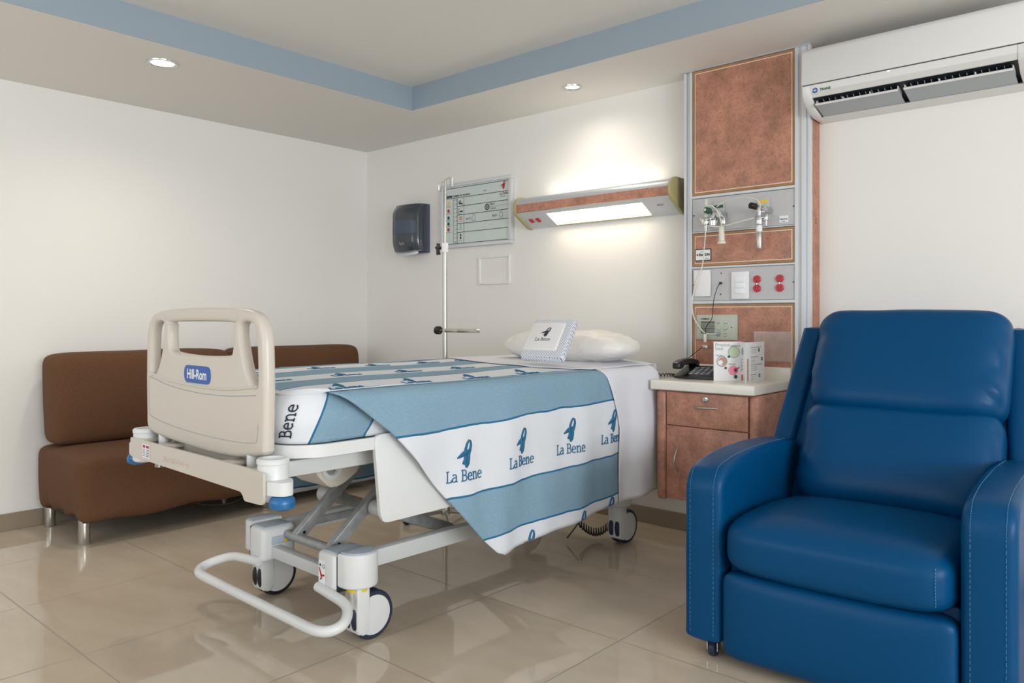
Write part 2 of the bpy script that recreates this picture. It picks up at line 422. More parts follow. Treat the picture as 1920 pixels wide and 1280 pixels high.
#==SETTING==
# ---------------------------------------------------------------- the room
RX, RY, ZC, ZU = 7.6, -5.0, 2.247, 2.382
SX, SY = 1.09, -0.526
struct(MB().m('floor').box(-.1, RX+.1, RY-.1, .1, -.1, 0).build('floor', flat=True))
struct(MB().m('wall').box(-.12, 0, RY, 0, 0, 2.6).build('wall_left', flat=True))
struct(MB().m('wall').box(-.12, RX+.12, 0, .12, 0, 2.6).build('wall_back', flat=True))
def holed_wall(name, axis, c0, c1, lo, hi, w0, w1, z0, z1):
    mb = MB().m('wall')
    for a, b, p, q in ((lo, w0, 0, 2.6), (w1, hi, 0, 2.6), (w0, w1, 0, z0), (w0, w1, z1, 2.6)):
        if axis == 'x': mb.box(c0, c1, a, b, p, q)
        else: mb.box(a, b, c0, c1, p, q)
    return struct(mb.build(name, flat=True))
holed_wall('wall_right', 'x', RX, RX+.12, RY, 0, -4.6, -1.6, .72, 2.12)
holed_wall('wall_front', 'y', RY-.12, RY, 0, RX, .4, 3.6, .68, 2.12)
def window(name, axis, c, w0, w1, z0, z1, nm):
    def bx(mb, a, b, p, q, t0, t1):
        return mb.box(c+t0, c+t1, a, b, p, q) if axis == 'x' else mb.box(a, b, c+t0, c+t1, p, q)
    f = MB().m('white_metal'); t = .05
    for a, b, p, q in ((w0, w1, z0, z0+t), (w0, w1, z1-t, z1), (w0, w0+t, z0, z1), (w1-t, w1, z0, z1)): bx(f, a, b, p, q, -.03, .03)
    for k in range(1, nm):
        m_ = w0+(w1-w0)*k/nm; bx(f, m_-t/2, m_+t/2, z0, z1, -.03, .03)
    fr = struct(f.build(name, flat=True))
    g = MB().m('glass'); bx(g, w0+t, w1-t, z0+t, z1-t, -.003, .003); g.build('window_pane', fr, flat=True)
window('window_1', 'x', RX+.06, -4.6, -1.6, .72, 2.12, 3)
window('added_window_2', 'y', RY-.06, .4, 3.6, .68, 2.12, 3)  # unseen window, placed to brighten the left of the back wall
EX, EY = 6.6, -4.3
c = MB().m('ceiling')
c.box(-.1, RX+.1, RY-.1, .1, ZU, ZU+.1)
for a, b, p, q in ((0, SX, RY, 0), (EX, RX, RY, 0), (SX, EX, SY, 0), (SX, EX, RY, EY)): c.box(a, b, p, q, ZC, ZU)
struct(c.build('ceiling', flat=True))
t = MB().m('blue_paint'); e = .003
t.box(SX, SX+e, EY, SY, ZC, ZU); t.box(SX, EX, SY-e, SY, ZC, ZU); t.box(EX-e, EX, EY, SY, ZC, ZU); t.box(SX, EX, EY, EY+e, ZC, ZU)
struct(t.build('trim_1', flat=True))
for nm, bx_ in (('baseboard_left', (0, .012, RY, 0)), ('baseboard_back', (.012, RX, -.012, 0)), ('baseboard_right', (RX-.012, RX, RY, -.012)), ('baseboard_front', (.012, RX-.012, RY, RY+.012))):
    struct(MB().m('base_tile').box(*bx_, 0, .085, .002).build(nm, flat=True))

# ---------------------------------------------------------------- recessed ceiling lamps
def downlight(x, y, r, mt, label, power):
    t_ = thing('recessed_ceiling_lamp', label, 'ceiling lamp', (x, y, ZC))
    MB().m('chrome').lathe([(r+.016, 0), (r+.015, -.004), (r+.003, -.005), (r, 0), (r*.97, .0)], (0, 0, 0)).build('trim_ring', t_)
    MB().m(mt).lathe([(0.0001, -.002), (r*.8, -.0018), (r*.99, -.0008)], (0, 0, 0)).build('lamp_lens', t_)
    l = bpy.data.lights.new('lamp_light', 'SPOT'); l.energy = power; l.spot_size = math.radians(165); l.spot_blend = 1; l.color = (1, .9, .76); l.shadow_soft_size = r
    o = bpy.data.objects.new('lamp_light', l); o.parent = t_; o.location = (0, 0, -.02); COL.objects.link(o)
    return t_
downlight(.843, -1.843, .053, 'lamp_warm', 'brightly lit round recessed lamp in the ceiling border above the brown sofa', 26)
downlight(2.05, -.281, .036, 'lamp_cool', 'small dim recessed lamp with chrome ring in the ceiling above the wall light', 7)
#==WALLTHINGS==
# ---------------------------------------------------------------- things on the headboard wall
def PY(y):  # drawing plane facing the room on the back wall: (x, z)
    return lambda a, b: Vector((a, y, b))
# patient board
t_ = thing('patient_board', 'whiteboard with ruled patient chart in aluminium frame, behind the drip pole', 'whiteboard', (1.1, 0, 1.71))
def PB(a, b): return Vector((a-1.1, -.0215, b-1.71))
MB().m('board').box(-.29, .29, -.02, -.001, -.187, .187).build('writing_panel', t_)
f = MB().m('alu_white')
for a, b, p, q in ((-.306, .306, .184, .204), (-.306, .306, -.204, -.184), (-.306, -.282, -.184, .184), (.282, .306, -.184, .184)): f.box(a, b, -.03, -.0005, p, q, .003)
f.build('board_frame', t_)
g = MB().m('ink')
X0, X1 = .822, 1.375
rows = [1.885, 1.822, 1.767, 1.712, 1.657, 1.602, 1.532]
for z in rows: g.quad(X0 if z in (rows[0], rows[1], rows[-1]) else .945, X1, z-.0016, z+.0016, PB)
for x in (X0, .908, .945, 1.003): g.quad(x-.001, x+.001, 1.53, 1.822 if x > X0 else 1.885, PB)
g.quad(.936-.0005, .936+.0005, 1.54, 1.815, PB)
for k in range(11):
    z = 1.81-k*.0268; g.quad(.928, .944, z-.001, z+.001, PB); g.text(str(k), lambda a, b, z=z: PB(.915+a, z-.005+b), .013)
g.quad(1.225, 1.226, 1.716, 1.765, PB); g.quad(1.226, X1, 1.7395, 1.7405, PB)
g.text('Cama', lambda a, b: PB(.832+a, 1.828+b), .028, bold=.0012)
g.text('NOMBRE DEL PACIENTE', lambda a, b: PB(.905+a, 1.830+b), .014, bold=.0003)
g.text('C.M.', lambda a, b: PB(1.17+a, 1.838+b), .014)
g.text('PESO', lambda a, b: PB(1.23+a, 1.749+b), .016); g.text('TALLA', lambda a, b: PB(1.23+a, 1.722+b), .016)
g.text('ALTO', lambda a, b: PB(1.02+a, 1.676+b), .018); g.text('BAJO', lambda a, b: PB(1.245+a, 1.676+b), .018)
g.disc(1.088, 1.683, .014, PB, ring=.0018, ry=.019); g.disc(1.318, 1.683, .014, PB, ring=.0018, ry=.019)
g.disc(1.203, 1.740, .017, PB, ring=.005); g.disc(1.203, 1.740, .0095, PB, ring=.003); g.disc(1.203, 1.740, .004, PB)
slab(g, 'La Bene', PB, 1.306, 1.803, .017, .1); g.text('SAN LUIS', lambda a, b: PB(1.315+a, 1.789+b), .010)
for k, z in enumerate((1.789, 1.735, 1.69, 1.64, 1.57)):   # pictograms
    if k == 0:
        g.disc(.968, z+.008, .006, PB); g.strip([(.955, z+.004, .006), (.966, z-.006, .008), (.985, z-.006, .008), (.99, z-.012, .006)], PB)
    elif k == 1: g.strip([(.966, z+.014, .003), (.956, z+.014, .003), (.956, z-.012, .003), (.968, z-.014, .003)], PB); g.strip([(.966, z+.0, .006), (.98, z-.004, .008), (.992, z, .008)], PB)
    elif k == 3: g.disc(.974, z+.008, .005, PB, ring=.002); g.disc(.974, z-.008, .004, PB, ring=.002)
    elif k == 4: g.disc(.974, z+.014, .007, PB); g.strip([(.974, z+.004, .006), (.974, z-.01, .016)], PB)
    g.quad(.958, .992, z-.022, z-.0205, PB)
g.build('chart_printing', t_, flat=True)
for z, mm in ((1.79, 'yellow'), (1.745, 'red'), (1.70, 'green'), (1.663, 'green'), (1.625, 'red')):
    MB().m(mm).disc(.864, z, .011, PB).build('pain_scale_dot', t_, flat=True)
    MB().m('ink').quad(.842, .886, z-.0185, z-.0165, PB).build('dot_caption', t_, flat=True)
MB().m('orange').disc(.974, 1.69, .009, PB, ring=.006).build('orange_symbol', t_, flat=True)
g = MB().m('red'); ribbon(g, PB, 1.315, 1.835, .052, 1.0); g.build('ribbon_emblem', t_, flat=True)

# towel dispenser
t_ = thing('paper_towel_dispenser', 'dark smoked plastic paper towel dispenser on the white wall left of the whiteboard', 'towel dispenser', (.531, 0, 1.47))
prof = [(-.135, -.006), (-.135, -.06), (-.126, -.095), (-.10, -.122), (-.05, -.136), (.04, -.136), (.095, -.122), (.124, -.095), (.135, -.05), (.135, -.006)]
def dsp(u, v):
    n = len(prof)-1; x = u*n; i = min(int(x), n-1); a, b = prof[i], prof[i+1]; f_ = x-i
    px, py = a[0]+(b[0]-a[0])*f_, a[1]+(b[1]-a[1])*f_
    z = .035+v*.305; k = 1 - .25*max(0, (v-.8)/.2)**2 - .16*max(0, (.25-v)/.25)**2
    return Vector((px, py*k, z-.012*(px/.135)**2*(1 if v > .5 else 0)))
g = MB().m('dispenser').grid(dsp, 36, 16)
g.prism([(p[0], p[1]*.75) for p in prof], .325, .34, 'z'); g.prism([(p[0], p[1]*.84) for p in prof], .03, .036, 'z')
g.build('front_cover', t_, weld=False)
MB().m('dispenser_side').box(-.137, .137, -.03, -.0005, .02, .335, .006).build('wall_plate', t_)
g = MB().m('dispenser_side').grid(lambda u, v: dsp(.12+.62*u, .36+.30*v)+Vector((0, -.0015, 0)), 20, 4); g.build('window_insert', t_)
def pap(u, v): return Vector((-.11+.22*u, -.08-.045*math.sin(u*PI)*v, .034-.035*v*(.4+.6*math.sin(u*PI*.9))))
MB().m('white_card').grid(pap, 16, 4).build('paper_sheet', t_)
MB().m('chrome').text('Tork', lambda a, b: Vector((-.02+a, -.1365, .07+b)), .028).build('maker_mark', t_, flat=True)

# painted cover plate on wall + cable trunking
def holder(name, x0, x1, z0, z1, label):
    g = MB().m('wall'); w = .014
    for a, b, p, q in ((x0, x1, z0, z0+w), (x0, x1, z1-w, z1), (x0, x0+w, z0+w, z1-w), (x1-w, x1, z0+w, z1-w)): g.box(a, b, -.012, -.0005, p, q, .002)
    g.box(x0+.001, x1-.001, -.004, -.0006, z0+.001, z1-.001)
    return tag(g.build(name, flat=True), label, 'wall cover plate')
holder('painted_wall_frame', 1.119, 1.378, 1.266, 1.442, 'small white painted rectangular frame on the wall below the whiteboard')

# bed head lamp
LX0, LX1 = 1.54, 2.545
t_ = thing('bed_wall_lamp', 'long lit wall lamp with terracotta laminate strip and olive end caps above the bed', 'wall lamp', (LX0, 0, 1.575))
LW = LX1-LX0
def Lz(pts): return [(a, b-1.575) for a, b in pts]
body = Lz([(-.002, 1.742), (-.10, 1.745), (-.13, 1.738), (-.145, 1.72), (-.148, 1.703), (-.150, 1.66), (-.143, 1.648), (-.03, 1.586), (-.002, 1.580)])
g = MB().m('alu'); g.prism(Lz([(-.03, 1.742), (-.10, 1.745), (-.13, 1.738), (-.145, 1.72), (-.148, 1.703), (-.14, 1.703), (-.138, 1.72), (-.125, 1.731), (-.10, 1.737), (-.03, 1.735)]), .01, LW-.01, 'x')
g.build('top_shell', t_)
MB().m('laminate').box(.012, LW-.012, -.150, -.138, 1.659-1.575, 1.703-1.575).build('laminate_strip', t_, flat=True)
def slope(a, t):  # point on the slanted underside: t 0 front .. 1 wall
    return Vector((a, -.146+t*.134, (1.655-t*.073)-1.575))
g = MB().m('alu_white'); fa = [slope(0, 0), slope(0, 1)]
def sl_box(mb, x0, x1, t0, t1, off=0.0, th=.003):
    nrm = Vector((0, -.48, -.877)); a, b = slope(x0, t0), slope(x0, t1)
    p = [(v.y, v.z) for v in (a+nrm*off, b+nrm*off, b+nrm*(off-th), a+nrm*(off-th))]
    return mb.prism(p, x0, x1, 'x')
sl_box(g, .01, LW-.01, 0, .2); sl_box(g, .01, LW-.01, .93, 1.0); sl_box(g, .01, .205, .2, .93); sl_box(g, .825, LW-.01, .2, .93)
g.box(.01, LW-.01, -.012, -.001, 0.005, .165)
g.build('underside_plate', t_, flat=True)
sl_box(MB().m('lamp_warm'), .21, .82, .22, .92, .001).build('diffuser', t_, flat=True)
sl_box(MB().m('olive'), .205, .825, .92, .96, .004).build('diffuser_edge', t_, flat=True)
for x in (.055, .105):
    sl_box(MB().m('red'), x, x+.022, .42, .62, .006, .008).build('rocker_switch', t_, flat=True)
g = MB().m('ink').text('BENE', lambda a, b: slope(.895+a, .45-b*7)+Vector((0, -.002, -.0022)), .016); g.build('lamp_marking', t_, flat=True)
cap = round_poly(Lz([(-.001, 1.752), (-.125, 1.752), (-.158, 1.715), (-.156, 1.65), (-.03, 1.576), (-.001, 1.573)]), [0, .025, .02, .02, .02, 0])
MB().m('olive').prism(cap, -.004, .012, 'x', .003).build('end_cap', t_)
MB().m('olive').prism(cap, LW-.012, LW+.004, 'x', .003).build('end_cap', t_)
l = bpy.data.lights.new('reading_light', 'AREA'); l.shape = 'RECTANGLE'; l.size = .6; l.size_y = .08; l.energy = .9; l.color = (1, .86, .66)
o = bpy.data.objects.new('reading_light', l); o.parent = t_; o.location = (.51, -.085, .025); o.rotation_euler = (math.radians(-25), 0, 0); COL.objects.link(o)
MB().m('lamp_tube').cyl((.15, -.055, .145), (.85, -.055, .145), .008).build('upper_tube', t_)
l = bpy.data.lights.new('uplight', 'AREA'); l.shape = 'RECTANGLE'; l.size = .75; l.size_y = .03; l.energy = .45; l.color = (1, .95, .80)
o = bpy.data.objects.new('uplight', l); o.parent = t_; o.location = (.51, -.055, .18); o.rotation_euler = (PI, 0, 0); COL.objects.link(o)

# ---------------------------------------------------------------- headwall service panel
HX0, HX1, HY = 2.594, 3.205, -.105
t_ = thing('headwall_panel', 'tall service panel of terracotta laminate in aluminium frame beside the bed', 'wall panel', (HX0, 0, 0))
def hx(x): return x-HX0
g = MB().m('alu_white')
g.box(0, .012, HY+.001, -.001, .62, 2.245)            # left side
for a, b, y, mm in ((.0, .014, HY-.004, 'alu_white'), (.016, .032, HY-.001, 'alu'), (.032, .044, HY-.006, 'alu_white')):
    g.m(mm).box(a, b, y, -.03, .62, 2.24, .001)
g.build('left_post', t_, flat=True)
g = MB()
R0 = hx(3.135)
for a, b, y, mm in ((R0, R0+.016, HY-.006, 'alu_white'), (R0+.016, R0+.028, HY-.001, 'grey_plate'), (R0+.028, R0+.05, HY-.004, 'alu_white'), (R0+.05, R0+.056, HY-.0, 'alu'), (R0+.056, R0+.068, HY-.004, 'alu_white')):
    g.m(mm).box(a, b, y, -.03, .3, 2.243, .001)
g.build('right_post', t_, flat=True)
MB().m('laminate').box(R0+.030, R0+.0681, HY+.018, -.0005, .3, 2.243).build('laminate_return', t_, flat=True)
MB().m('alu').box(-.004, R0+.07, HY-.008, -.001, 2.2405, 2.2465).build('top_rail', t_, flat=True)
MB().m('grey_plate').box(.01, R0, HY+.012, -.001, .3, 2.24).build('backing', t_, flat=True)
def lam_panel(x0, x1, z0, z1):
    g = MB().m('gold_trim').box(hx(x0), hx(x1), HY-.002, HY+.012, z0, z1, .001)
    g.m('cream_line').box(hx(x0)+.012, hx(x1)-.012, HY-.0028, HY, z0+.012, z1-.012)
    o_ = g.build('panel_border', t_, flat=True)
    MB().m('laminate').box(hx(x0)+.0155, hx(x1)-.0155, HY-.0036, HY, z0+.0155, z1-.0155).build('laminate_sheet', o_, flat=True)
lam_panel(2.640, 3.135, 1.645, 2.2395)
lam_panel(2.640, 3.135, 1.306, 1.462)
lam_panel(2.640, 3.135, .70, 1.125)
for z0, z1 in ((1.472, 1.628), (1.143, 1.293)):
    g = MB().m('grey_plate').box(hx(2.640), R0, HY-.001, HY+.01, z0, z1)
    g.m('black')
    for x in (2.646, 3.129): g.cyl((hx(x), HY-.003, (z0+z1)/2), (hx(x), HY, (z0+z1)/2), .0035, 10)
    g.build('grey_service_plate', t_)
g = MB().m('alu_white')
for z0, z1 in ((1.628, 1.645), (1.462, 1.472), (1.293, 1.306), (1.125, 1.143)): g.box(hx(2.638), R0, HY-.008, HY+.01, z0+.002, z1-.002, .002)
g.build('cross_rail', t_, flat=True)
for z in (1.49, 1.477): MB().m('black').cyl((R0+.066, -.045, z), (R0+.0695, -.045, z), .004, 10).build('screw_hole', t_)
for x, z in ((2.787, 1.270), (2.785, 1.171)): MB().m('black').cyl((hx(x), HY-.003, z), (hx(x), HY, z), .003, 10).build('screw_hole', t_)
FY = HY-.004
# white stickers and cards
g = MB().m('navy_ink').box(2.655, 2.738, FY-.002, FY, 1.331, 1.388); g.m('badge_white').box(2.659, 2.734, FY-.0026, FY, 1.335, 1.384)
PC = PY(FY-.0032)
g.m('red').disc(2.668, 1.360, .005, PC)
g.m('navy_ink').text('Ext', lambda a, b: PC(2.676+a, 1.355+b), .017, bold=.0008).text('534', lambda a, b: PC(2.706+a, 1.355+b), .017, bold=.0008).text('Hab.', lambda a, b: PC(2.683+a, 1.372+b), .008).text('La Bene', lambda a, b: PC(2.706+a, 1.340+b), .007)
tag(g.build('room_number_card', flat=True), 'small navy-edged card reading Ext 534 on the headwall', 'label card')
g = MB().m('badge_white').box(3.066, 3.106, FY-.0005, FY+.002, 1.482, 1.512); g.m('ink').text('SERVITEC', lambda a, b: Vector((3.069+a, FY-.001, 1.494+b)), .0085, bold=.0003).quad(3.078, 3.094, 1.487, 1.489, PY(FY-.001))
tag(g.build('maker_sticker', flat=True), 'tiny white maker sticker on the upper grey plate', 'sticker')
g = MB().m('white_card').box(2.653, 2.737, FY-.012, FY, 1.162, 1.287, .003)
tag(g.build('blank_cover_plate'), 'plain white blank cover plate left of the light switch', 'cover plate')
t2 = thing('light_switch', 'white triple rocker light switch plate left of the red outlets', 'light switch', (2.884, FY, 1.21))
MB().m('white_card').box(-.043, .043, -.007, 0, -.063, .063, .003).build('switch_plate', t2)
for z in (.026, 0, -.026): MB().m('badge_white').box(-.024, .024, -.011, -.006, z-.0122, z+.0122, .002).build('rocker', t2)
o1 = thing('power_outlet', 'red duplex power outlet right of the switch plate, the left one of the pair', 'power outlet', (2.963, FY, 1.2145), group='red outlets on the headwall')
for dz in (.0205, -.0205):
    g = MB().m('red').lathe([(.0175, 0), (.0175, -.004), (.0155, -.006), (.0001, -.006)], (0, 0, dz), 'y', 24); q = g.build('socket', o1)
    g = MB().m('dark_red')
    for x in (-.006, .006): g.box(x-.0012, x+.0012, -.0066, -.005, dz-.001, dz+.009)
    g.cyl((0, -.0066, dz-.008), (0, -.005, dz-.008), .003, 10); g.build('slots', q)
MB().m('chrome').cyl((0, -.003, 0), (0, 0, 0), .003, 10).build('screw', o1)
o2 = copy_tree(o1); o2.location.x = 3.068; o2['label'] = 'red duplex power outlet at the right edge of the grey plate, by the post'

# intercom
t2 = thing('nurse_call_intercom', 'sage grey nurse-call intercom with speaker grille and knobs above the telephone', 'intercom', (2.7675, FY, 1.0165))
g = MB().m('sage').box(-.105, .105, -.008, 0, -.0595, .0595, .004); g.box(-.098, .098, -.011, -.006, -.053, .053, .002); g.build('face_plate', t2)
PI2 = lambda a, b: Vector((a, -.0116, b))
g = MB().m('ink')
for k in range(11): g.quad(-.078, -.006, .026-k*.0055, .0288-k*.0055, PI2)
g.text('COMMAX', lambda a, b: PI2(-.078+a, .036+b), .010, bold=.0004)
for x, z in ((.012, .017), (.047, .017), (.012, -.013), (.047, -.013), (.047, -.030), (.047, -.042), (.012, -.042)): g.quad(x-.008, x+.008, z, z+.0016, PI2)
g.build('grille_slots', t2, flat=True)
for x in (.014, .050):
    MB().m('chrome').cyl((x, -.014, .0245), (x, -.010, .0245), .005, 12).build('indicator', t2)
    MB().m('sage').cyl((x, -.016, -.002), (x, -.010, -.002), .0105, 20, .002).build('round_button', t2)
for x in (-.088, .078): MB().m('ink').cyl((x, -.0125, 0), (x, -.010, 0), .0028, 10).build('screw', t2)
MB().m('grey_print').cyl((.013, -.022, -.030), (.013, -.010, -.030), .010, 18, .003).build('call_plug', t2)

# clear acrylic document holder
g = MB().m('clear').box(2.958, 3.128, FY-.022, FY-.020, .868, 1.0)
g.box(2.958, 2.9605, FY-.022, FY, .868, 1.0).box(3.1255, 3.128, FY-.022, FY, .868, 1.0).box(2.958, 3.128, FY-.022, FY, .868, .8705)
tag(g.build('acrylic_document_holder', flat=True), 'empty clear acrylic document pocket on the laminate behind the leaflet', 'document holder')

# oxygen flowmeter and vacuum regulator
def valve(name, label, px, pz0, pz1, x, z, accent):
    t3 = thing(name, label, 'medical gas valve', (x, FY, z))
    MB().m('grey_plate').box(px[0]-x, px[1]-x, -.004, 0, pz0-z, pz1-z, .001).build('wall_plate', t3)
    MB().m(accent[0]).box(accent[1]-x, accent[2]-x, -.0055, -.003, accent[3]-z, accent[4]-z).build('gas_label', t3, flat=True)
    return t3
t3 = valve('oxygen_flowmeter', 'chrome oxygen flowmeter with clear tube and green knob on the upper grey plate', (2.745, 2.806), 1.478, 1.604, 2.775, 1.54, ('green', 2.752, 2.80, 1.575, 1.588))
g = MB().m('chrome'); g.cyl((.03, -.06, -.0), (.03, -.002, -.0), .016).cyl((.03, -.045, 0), (-.012, -.06, .005), .012).cyl((.0, -.055, .012), (.0, -.055, -.05), .014, 20, .003)
g.cyl((-.034, -.06, -.02), (.02, -.06, -.02), .007).cyl((.04, -.03, -.01), (.04, -.03, -.052), .012, 16, .003).lathe([(.02, -.052), (.022, -.03), (.012, -.018), (.010, .0)], (0, -.055, 0)); g.build('valve_body', t3)
g = MB().m('chrome').cyl((-.034, -.06, -.052), (-.034, -.06, -.012), .015, 20, .003).cyl((-.034, -.06, -.075), (-.034, -.06, -.05), .008); g.build('meter_base', t3)
g = MB().m('flow_glass').cyl((-.034, -.06, -.012), (-.034, -.06, .075), .011, 20, .003); q = g.build('flow_tube', t3)
g = MB().m('ink')
for k in range(9): g.quad(-.037, -.031, .0+k*.008, .0012+k*.008, lambda a, b: Vector((a, -.0722, b)))
g.build('scale_marks', q, flat=True)
g = MB().m('green').cyl((-.018, -.095, .018), (-.008, -.07, .014), .0145, 20, .003); g.m('cream_line').disc(-.0185, .0182, .006, lambda a, b: Vector((a, -.0962, b))); g.build('green_knob', t3)
t3 = valve('vacuum_regulator', 'chrome vacuum regulator with long steel handle on the right of the upper grey plate', (2.964, 3.024), 1.497, 1.60, 2.995, 1.54, ('yellow', 2.976, 3.016, 1.577, 1.590))
g = MB().m('chrome'); g.cyl((.025, -.06, .0), (.025, -.002, 0), .016, 24, .003).cyl((.03, -.05, .0), (-.012, -.065, .012), .011).cyl((.004, -.06, .01), (.004, -.06, -.026), .010)
g.cyl((.004, -.06, -.026), (.004, -.06, -.07), .016, 20, .003).cyl((.004, -.06, -.035), (.035, -.055, -.035), .006).cyl((.035, -.055, -.02), (.035, -.055, -.05), .009, 16, .002).cyl((.035, -.055, -.05), (.035, -.055, -.072), .004)
g.build('valve_body', t3)
MB().m('black').cyl((-.022, -.095, .018), (-.008, -.066, .014), .0145, 20, .003).build('black_knob', t3)
g = MB().m('white_card').cyl((.004, -.06, -.098), (.004, -.06, -.070), .0135, 20); g.m('steel').cyl((.004, -.06, -.172), (.004, -.06, -.098), .0135, 24, .001); g.build('steel_handle', t3)
# hand set hanging between them and its tubing
g = MB().m('cable_white').cyl((2.826, FY-.07, 1.398), (2.826, FY-.07, 1.41), .019, 20, .003).cyl((2.826, FY-.07, 1.41), (2.824, FY-.07, 1.478), .014, 20, .004, r2=.012)
g.tube(smooth_path([(2.824, FY-.07, 1.476), (2.822, FY-.072, 1.50), (2.812, FY-.08, 1.545), (2.785, FY-.09, 1.575), (2.755, FY-.09, 1.574)]), .0028, 8)
g.tube(smooth_path([(2.80, FY-.07, 1.57), (2.85, FY-.08, 1.592), (2.92, FY-.09, 1.597), (2.99, FY-.10, 1.586), (3.02, FY-.10, 1.56), (3.012, FY-.09, 1.528)]), .0024, 8)
g.tube(smooth_path([(2.985, FY-.08, 1.503), (2.93, FY-.09, 1.492), (2.86, FY-.09, 1.480), (2.80, FY-.09, 1.478), (2.75, FY-.095, 1.492), (2.728, FY-.09, 1.52)]), .0024, 8)
tag(g.build('bath_handset'), 'white tubular handset with looped tubing hanging between the two gas valves', 'hose handset')
# white call cord down to a pear switch
g = MB().m('cable_white').tube(smooth_path([(2.745, FY-.07, 1.478), (2.738, FY-.06, 1.44), (2.715, FY-.03, 1.37), (2.700, FY-.02, 1.30), (2.668, FY-.02, 1.22), (2.648, FY-.018, 1.14), (2.655, FY-.018, 1.07), (2.69, FY-.022, 1.015), (2.725, FY-.025, .988), (2.775, FY-.024, .986)]), .003, 8)
g.box(2.716, 2.729, FY-.036, FY-.026, .945, .985, .003); tag(g.build('call_cord'), 'white call cord running down the headwall to the intercom', 'cord')
g = MB().m('black').tube(smooth_path([(2.787, FY-.004, 1.223), (2.778, FY-.02, 1.20), (2.765, FY-.03, 1.14), (2.757, FY-.03, 1.06), (2.728, FY-.03, 1.02), (2.724, FY-.03, .985), (2.722, FY-.035, .945)]), .0018, 8)
g.cyl((2.787, FY-.008, 1.223), (2.787, FY, 1.223), .006, 12)
g.m('steel').box(2.712, 2.742, FY-.045, FY-.028, .915, .934, .004, mtx=None)
g.m('black').tube(smooth_path([(2.714, FY-.036, .925), (2.69, FY-.06, .90), (2.665, FY-.12, .86), (2.655, FY-.155, .835)]), .0018, 8)
tel_cord = g.build('line_cord')

# ---------------------------------------------------------------- air conditioner
AX0, AX1 = 3.213, 4.075; AW = AX1-AX0
t_ = thing('air_conditioner', 'white wall-mounted split air conditioner above the blue recliner', 'air conditioner', (AX0, 0, 1.92))
def Az(p): return [(a, b-1.92) for a, b in p]
top = [(-.001, 2.19), (-.19, 2.192), (-.222, 2.18), (-.232, 2.16), (-.238, 2.03)]
lower = [(-.236, 2.024), (-.236, 1.995), (-.222, 1.985), (-.212, 1.975)]
endp = Az([(-.001, 2.186), (-.185, 2.188), (-.218, 2.176), (-.229, 2.158), (-.234, 2.03), (-.234, 1.995), (-.215, 1.968), (-.17, 1.935), (-.11, 1.918), (-.001, 1.915)])
MB().m('ac').prism(endp, 0, .036, 'x', .004).build('end_housing', t_); MB().m('ac').prism(endp, AW-.1, AW, 'x', .004).build('end_housing', t_)
body = Az([(-.001, 2.186), (-.185, 2.188), (-.218, 2.176), (-.229, 2.158), (-.234, 2.03), (-.234, 1.997), (-.215, 1.978), (-.10, 1.985), (-.06, 1.95), (-.085, 1.928), (-.11, 1.918), (-.001, 1.915)])
MB().m('ac').prism(body, .036, AW-.1, 'x').build('main_housing', t_)
MB().m('ac').prism(Az([(-.03, 2.19), (-.19, 2.1925), (-.224, 2.180), (-.235, 2.160), (-.2405, 2.030), (-.232, 2.030), (-.226, 2.158), (-.218, 2.172)]), .001, AW-.001, 'x', .0008).build('front_panel', t_)
MB().m('dark_inside').prism(Az([(-.212, 1.976), (-.10, 1.983), (-.065, 1.952), (-.088, 1.932)]), .037, AW-.101, 'x').build('air_outlet', t_, flat=True)
def flap(x0, x1):
    g = MB().m('louver').prism(Az([(-.205, 1.948), (-.150, 1.932), (-.108, 1.919), (-.108, 1.923), (-.15, 1.937), (-.203, 1.953)]), x0, x1, 'x')
    g.m('ac').prism(Az([(-.210, 1.953), (-.205, 1.946), (-.200, 1.948), (-.203, 1.956)]), x0, x1, 'x')
    n = 4
    for k in range(n): 
        x = x0+(x1-x0)*(k+.02)/(n-.96); g.m('ac').prism(Az([(-.203, 1.953), (-.150, 1.937), (-.150, 1.958), (-.2, 1.966)]), min(x, x1-.003), min(x, x1-.003)+.003, 'x')
    g.build('louver_flap', t_, flat=True)
flap(.046, .365); flap(.385, AW-.115)
g = MB().m('louver')
for k in range(30): x = .05+k*.0238; g.prism(Az([(-.2, 1.975), (-.12, 1.980), (-.11, 1.965), (-.19, 1.962)]), x, x+.0015, 'x')
g.build('inner_fins', t_, flat=True)
PA = lambda a, b: Vector((a, -.2345, b))
g = MB().m('badge_blue').disc(.055, .082, .011, PA, n=24); g.m('badge_white').strip([(.047, .082, .002), (.063, .082, .002)], lambda a, b: PA(a, b)+Vector((0, -.0005, 0))); g.strip([(.055, .074, .002), (.055, .090, .002)], lambda a, b: PA(a, b)+Vector((0, -.0005, 0)))
g.m('green').text('TRANE', lambda a, b: PA(.074+a, .077+b), .014, bold=.0006); g.build('maker_badge', t_, flat=True)
MB().m('led').disc(.338, .103, .005, PA, ry=.002).build('indicator_light', t_, flat=True)
MB().m('ink').box(.004, AW-.004, -.2348, -.226, .1065, .1095).build('panel_seam', t_, flat=True)

